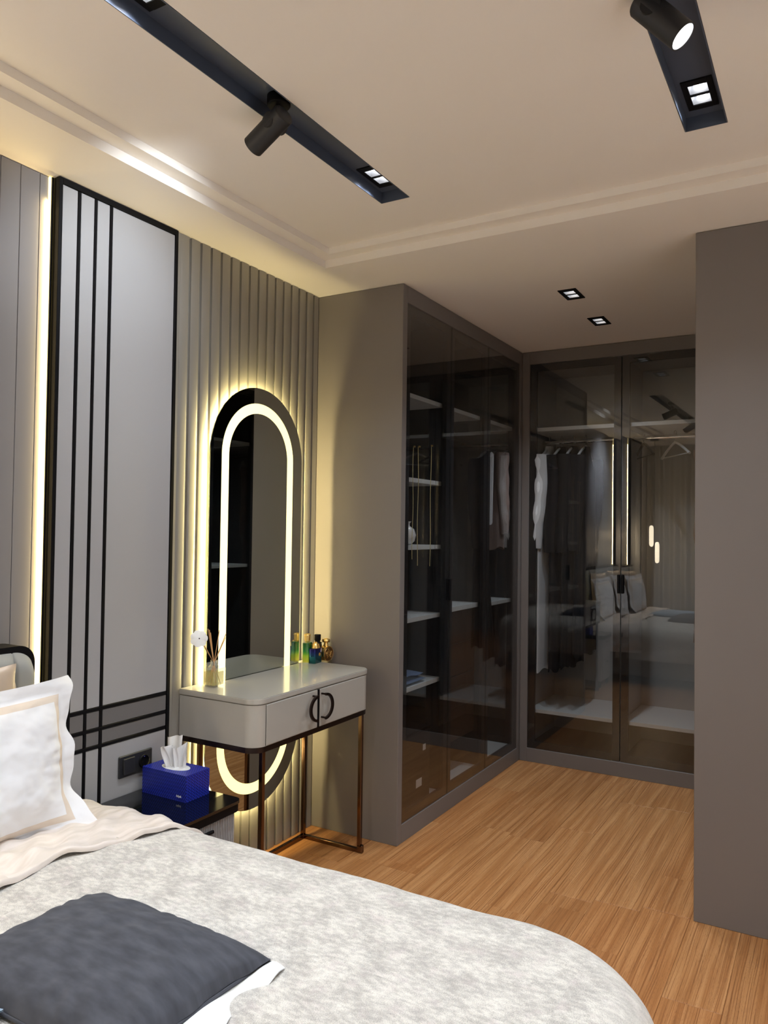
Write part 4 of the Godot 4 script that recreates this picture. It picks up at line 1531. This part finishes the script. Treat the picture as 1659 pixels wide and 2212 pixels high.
func perfumes() -> void:
	var y := 0.820
	var sc := func(n: Node3D, k: float) -> void: n.scale = Vector3(k, k, k)
	# green bottle, gold cap
	var o := thing("perfume_bottle", "green perfume bottle fading to yellow with a gold cap, against the mirror", "perfume", Vector3(0.076, y, 0.150), 0.25, "perfume bottles on the vanity")
	var mb := MB.new()
	flask(mb, 0.014, 0.022, 0.006, 0.0, 0.085)
	var gm := mat(Color.WHITE, 0.06, 0.0, 0.7)
	gm.albedo_texture = grad_tex([[0.0, c8(225, 228, 200)], [0.1, c8(214, 214, 60)], [0.38, c8(150, 196, 40)], [0.62, c8(10, 120, 50)], [1.0, c8(6, 84, 36)]])
	part("bottle", mb, gm, o)
	mb = MB.new()
	mb.lathe([Vector2(0.008, 0.084), Vector2(0.0085, 0.090), Vector2(0.012, 0.091), Vector2(0.0125, 0.112), Vector2(0.0145, 0.114), Vector2(0.013, 0.120), Vector2(0.0, 0.123)], 24)
	part("cap", mb, M.gold, o)
	sc.call(o, 1.12)
	# black bottle
	o = thing("perfume_bottle", "matt black perfume bottle with a tall black cap, behind the blue bottle", "perfume", Vector3(0.088, y, 0.084), 0.2, "perfume bottles on the vanity")
	mb = MB.new()
	flask(mb, 0.013, 0.024, 0.008, 0.0, 0.082)
	part("bottle", mb, mat(c8(20, 21, 28), 0.25), o)
	mb = MB.new()
	mb.lathe([Vector2(0.019, 0.078), Vector2(0.012, 0.086), Vector2(0.0115, 0.092), Vector2(0.0145, 0.092), Vector2(0.0145, 0.1155), Vector2(0.013, 0.117), Vector2(0.0, 0.117)], 26)
	part("cap", mb, M.black, o)
	sc.call(o, 1.08)
	# blue bottle, gold dome
	o = thing("perfume_bottle", "shiny blue and teal perfume bottle with a gold dome and medallion, frontmost", "perfume", Vector3(0.107, y, 0.128), 0.10, "perfume bottles on the vanity")
	mb = MB.new()
	flask(mb, 0.0145, 0.027, 0.004, 0.0, 0.058)
	var bm := mat(Color.WHITE, 0.1, 0.75)
	bm.albedo_texture = grad_tex([[0.0, c8(30, 96, 96)], [0.4, c8(44, 110, 130)], [0.75, c8(44, 56, 130)], [1.0, c8(52, 40, 110)]])
	part("bottle", mb, bm, o)
	mb = MB.new()
	mb.lathe([Vector2(0.017, 0.058), Vector2(0.0172, 0.061), Vector2(0.0155, 0.068), Vector2(0.0115, 0.075), Vector2(0.006, 0.0795), Vector2(0.0, 0.081)], 26)
	for k in 10:
		var a := TAU * k / 10.0
		mb.tube([Vector3(cos(a) * 0.0172, 0.059, sin(a) * 0.0172), Vector3(cos(a) * 0.0142, 0.071, sin(a) * 0.0142), Vector3(cos(a) * 0.004, 0.081, sin(a) * 0.004)], 0.0009, 5)
	part("dome_cap", mb, M.gold, o)
	mb = MB.new()
	mb.lathe([Vector2(0.0, 0.0012), Vector2(0.006, 0.0010), Vector2(0.0066, 0.0002)], 20, Transform3D(Basis(Vector3(0, -1, 0), Vector3(1, 0, 0), Vector3(0, 0, 1)), Vector3(0.0147, 0.033, -0.008)))
	part("medallion", mb, M.gold, o)
	sc.call(o, 1.2)
	# gold round bottle
	o = thing("perfume_bottle", "round gold perfume bottle with an engraved medallion face, nearest the wardrobe", "perfume", Vector3(0.116, y, 0.054), -0.08, "perfume bottles on the vanity")
	mb = MB.new()
	var oct := PackedVector2Array()
	for k in 10:
		var a := TAU * (k + 0.5) / 10.0
		oct.append(Vector2(cos(a) * 0.028, 0.0267 + sin(a) * 0.028))
	mb.prism(oct, Transform3D(Basis(Vector3(0, 0, 1), Vector3(0, 1, 0), Vector3(1, 0, 0)), Vector3(-0.013, 0, 0)), 0.026)
	part("bottle", mb, M.gold, o)
	mb = MB.new()
	var fxf := Transform3D(Basis(Vector3(0, -1, 0), Vector3(1, 0, 0), Vector3(0, 0, 1)), Vector3(0.013, 0.0267, 0))
	mb.lathe([Vector2(0.0, 0.0010), Vector2(0.021, 0.0008), Vector2(0.0215, 0.003), Vector2(0.0235, 0.0034), Vector2(0.025, 0.0002)], 32, fxf)
	part("medallion", mb, mat(c8(150, 116, 76), 0.3, 1.0), o)
	mb = MB.new()
	for k in 5:
		var a := TAU * k / 5.0
		var pts := []
		for j in 9:
			var b := a + 0.9 * sin(j * 0.7)
			pts.append(fxf * Vector3(cos(b) * (0.004 + 0.0017 * j), 0.0013, sin(b) * (0.004 + 0.0017 * j)))
		mb.tube(pts, 0.0008, 5)
	part("engraving", mb, M.gold, o)
	mb = MB.new()
	mb.lathe([Vector2(0.009, 0.053), Vector2(0.0085, 0.060), Vector2(0.007, 0.063), Vector2(0.007, 0.067), Vector2(0.014, 0.068), Vector2(0.015, 0.073), Vector2(0.014, 0.078), Vector2(0.006, 0.080), Vector2(0.0, 0.082)], 10)
	part("cap", mb, M.gold, o)
	sc.call(o, 1.32)

# ================================================================ far side of the bed, seen in the glass
func far_side() -> void:
	var fp := thing("framed_panel", "grey framed wall panel beyond the bed, seen in the wardrobe glass", "wall panel")
	framed_panel(fp)
	fp.transform = Transform3D(Basis(Vector3(1, 0, 0), Vector3(0, 1, 0), Vector3(0, 0, 1)), Vector3(0, 0, 0))
	fp.position = Vector3(0, 0, 0)
	mirror_children(fp, 4.664)
	slit(3.1665, -1.0, "warm LED strip beyond the bed, seen as bright lines in the wardrobe glass")
	var p := thing("pendant_lamp", "pendant lamp of two glowing white glass tubes, reflected in the wardrobe glass", "pendant lamp", Vector3(0.24, 0, 3.42))
	var mb := MB.new()
	mb.tube([Vector3(0, 2.6, 0), Vector3(0, 1.02, 0)], 0.003, 8)
	mb.lathe([Vector2(0.0, 2.599), Vector2(0.05, 2.599), Vector2(0.05, 2.58), Vector2(0.0, 2.575)], 24)
	part("stem", mb, M.black, p)
	for s in [[1.42, -0.018], [1.22, 0.022]]:
		mb = MB.new()
		mb.lathe([Vector2(0.0, -0.13), Vector2(0.015, -0.125), Vector2(0.024, -0.108), Vector2(0.026, -0.09), Vector2(0.026, 0.09), Vector2(0.024, 0.108), Vector2(0.015, 0.125), Vector2(0.0, 0.13)], 20, Transform3D(Basis.IDENTITY, Vector3(0.03 if s[1] > 0 else -0.03, s[0], s[1])))
		part("glass_tube", mb, glow(Color(1.0, 0.93, 0.8), 9.0), p)
		var l := OmniLight3D.new()
		l.name = "tube_light"
		p.add_child(l, true)
		l.position = Vector3(0.03 if s[1] > 0 else -0.03, s[0], s[1])
		l.light_energy = 0.16
		l.light_color = Color(1.0, 0.88, 0.7)
		l.light_size = 0.02
		l.omni_range = 6.0
		l.omni_attenuation = 2.0
		l.shadow_enabled = true
	var c := thing("curtain", "floor-length taupe curtain in soft folds, seen in the wardrobe glass", "curtain", Vector3(0, 0, 4.2))
	mb = MB.new()
	mb.grid(260, 6, func(u: float, v: float) -> Vector3:
		var x := lerpf(0.02, 3.3, u)
		return Vector3(x, lerpf(2.595, 0.01, v), 0.045 * sin(x * 52.0 + 0.8 * sin(x * 9.0)) * (0.6 + 0.4 * v)), false)
	part("cloth", mb, M.curtain, c)

func mirror_children(o: Node3D, z_sum: float) -> void:
	for c in o.get_children():
		var m: ArrayMesh = c.mesh
		var a := m.surface_get_arrays(0)
		var v: PackedVector3Array = a[Mesh.ARRAY_VERTEX]
		var n: PackedVector3Array = a[Mesh.ARRAY_NORMAL]
		var ix: PackedInt32Array = a[Mesh.ARRAY_INDEX]
		for i in v.size():
			v[i].z = z_sum - v[i].z
			n[i].z = -n[i].z
		for k in range(0, ix.size(), 3):
			var s := ix[k + 1]
			ix[k + 1] = ix[k + 2]
			ix[k + 2] = s
		a[Mesh.ARRAY_VERTEX] = v
		a[Mesh.ARRAY_NORMAL] = n
		a[Mesh.ARRAY_INDEX] = ix
		var r := ArrayMesh.new()
		r.add_surface_from_arrays(Mesh.PRIMITIVE_TRIANGLES, a)
		c.mesh = r
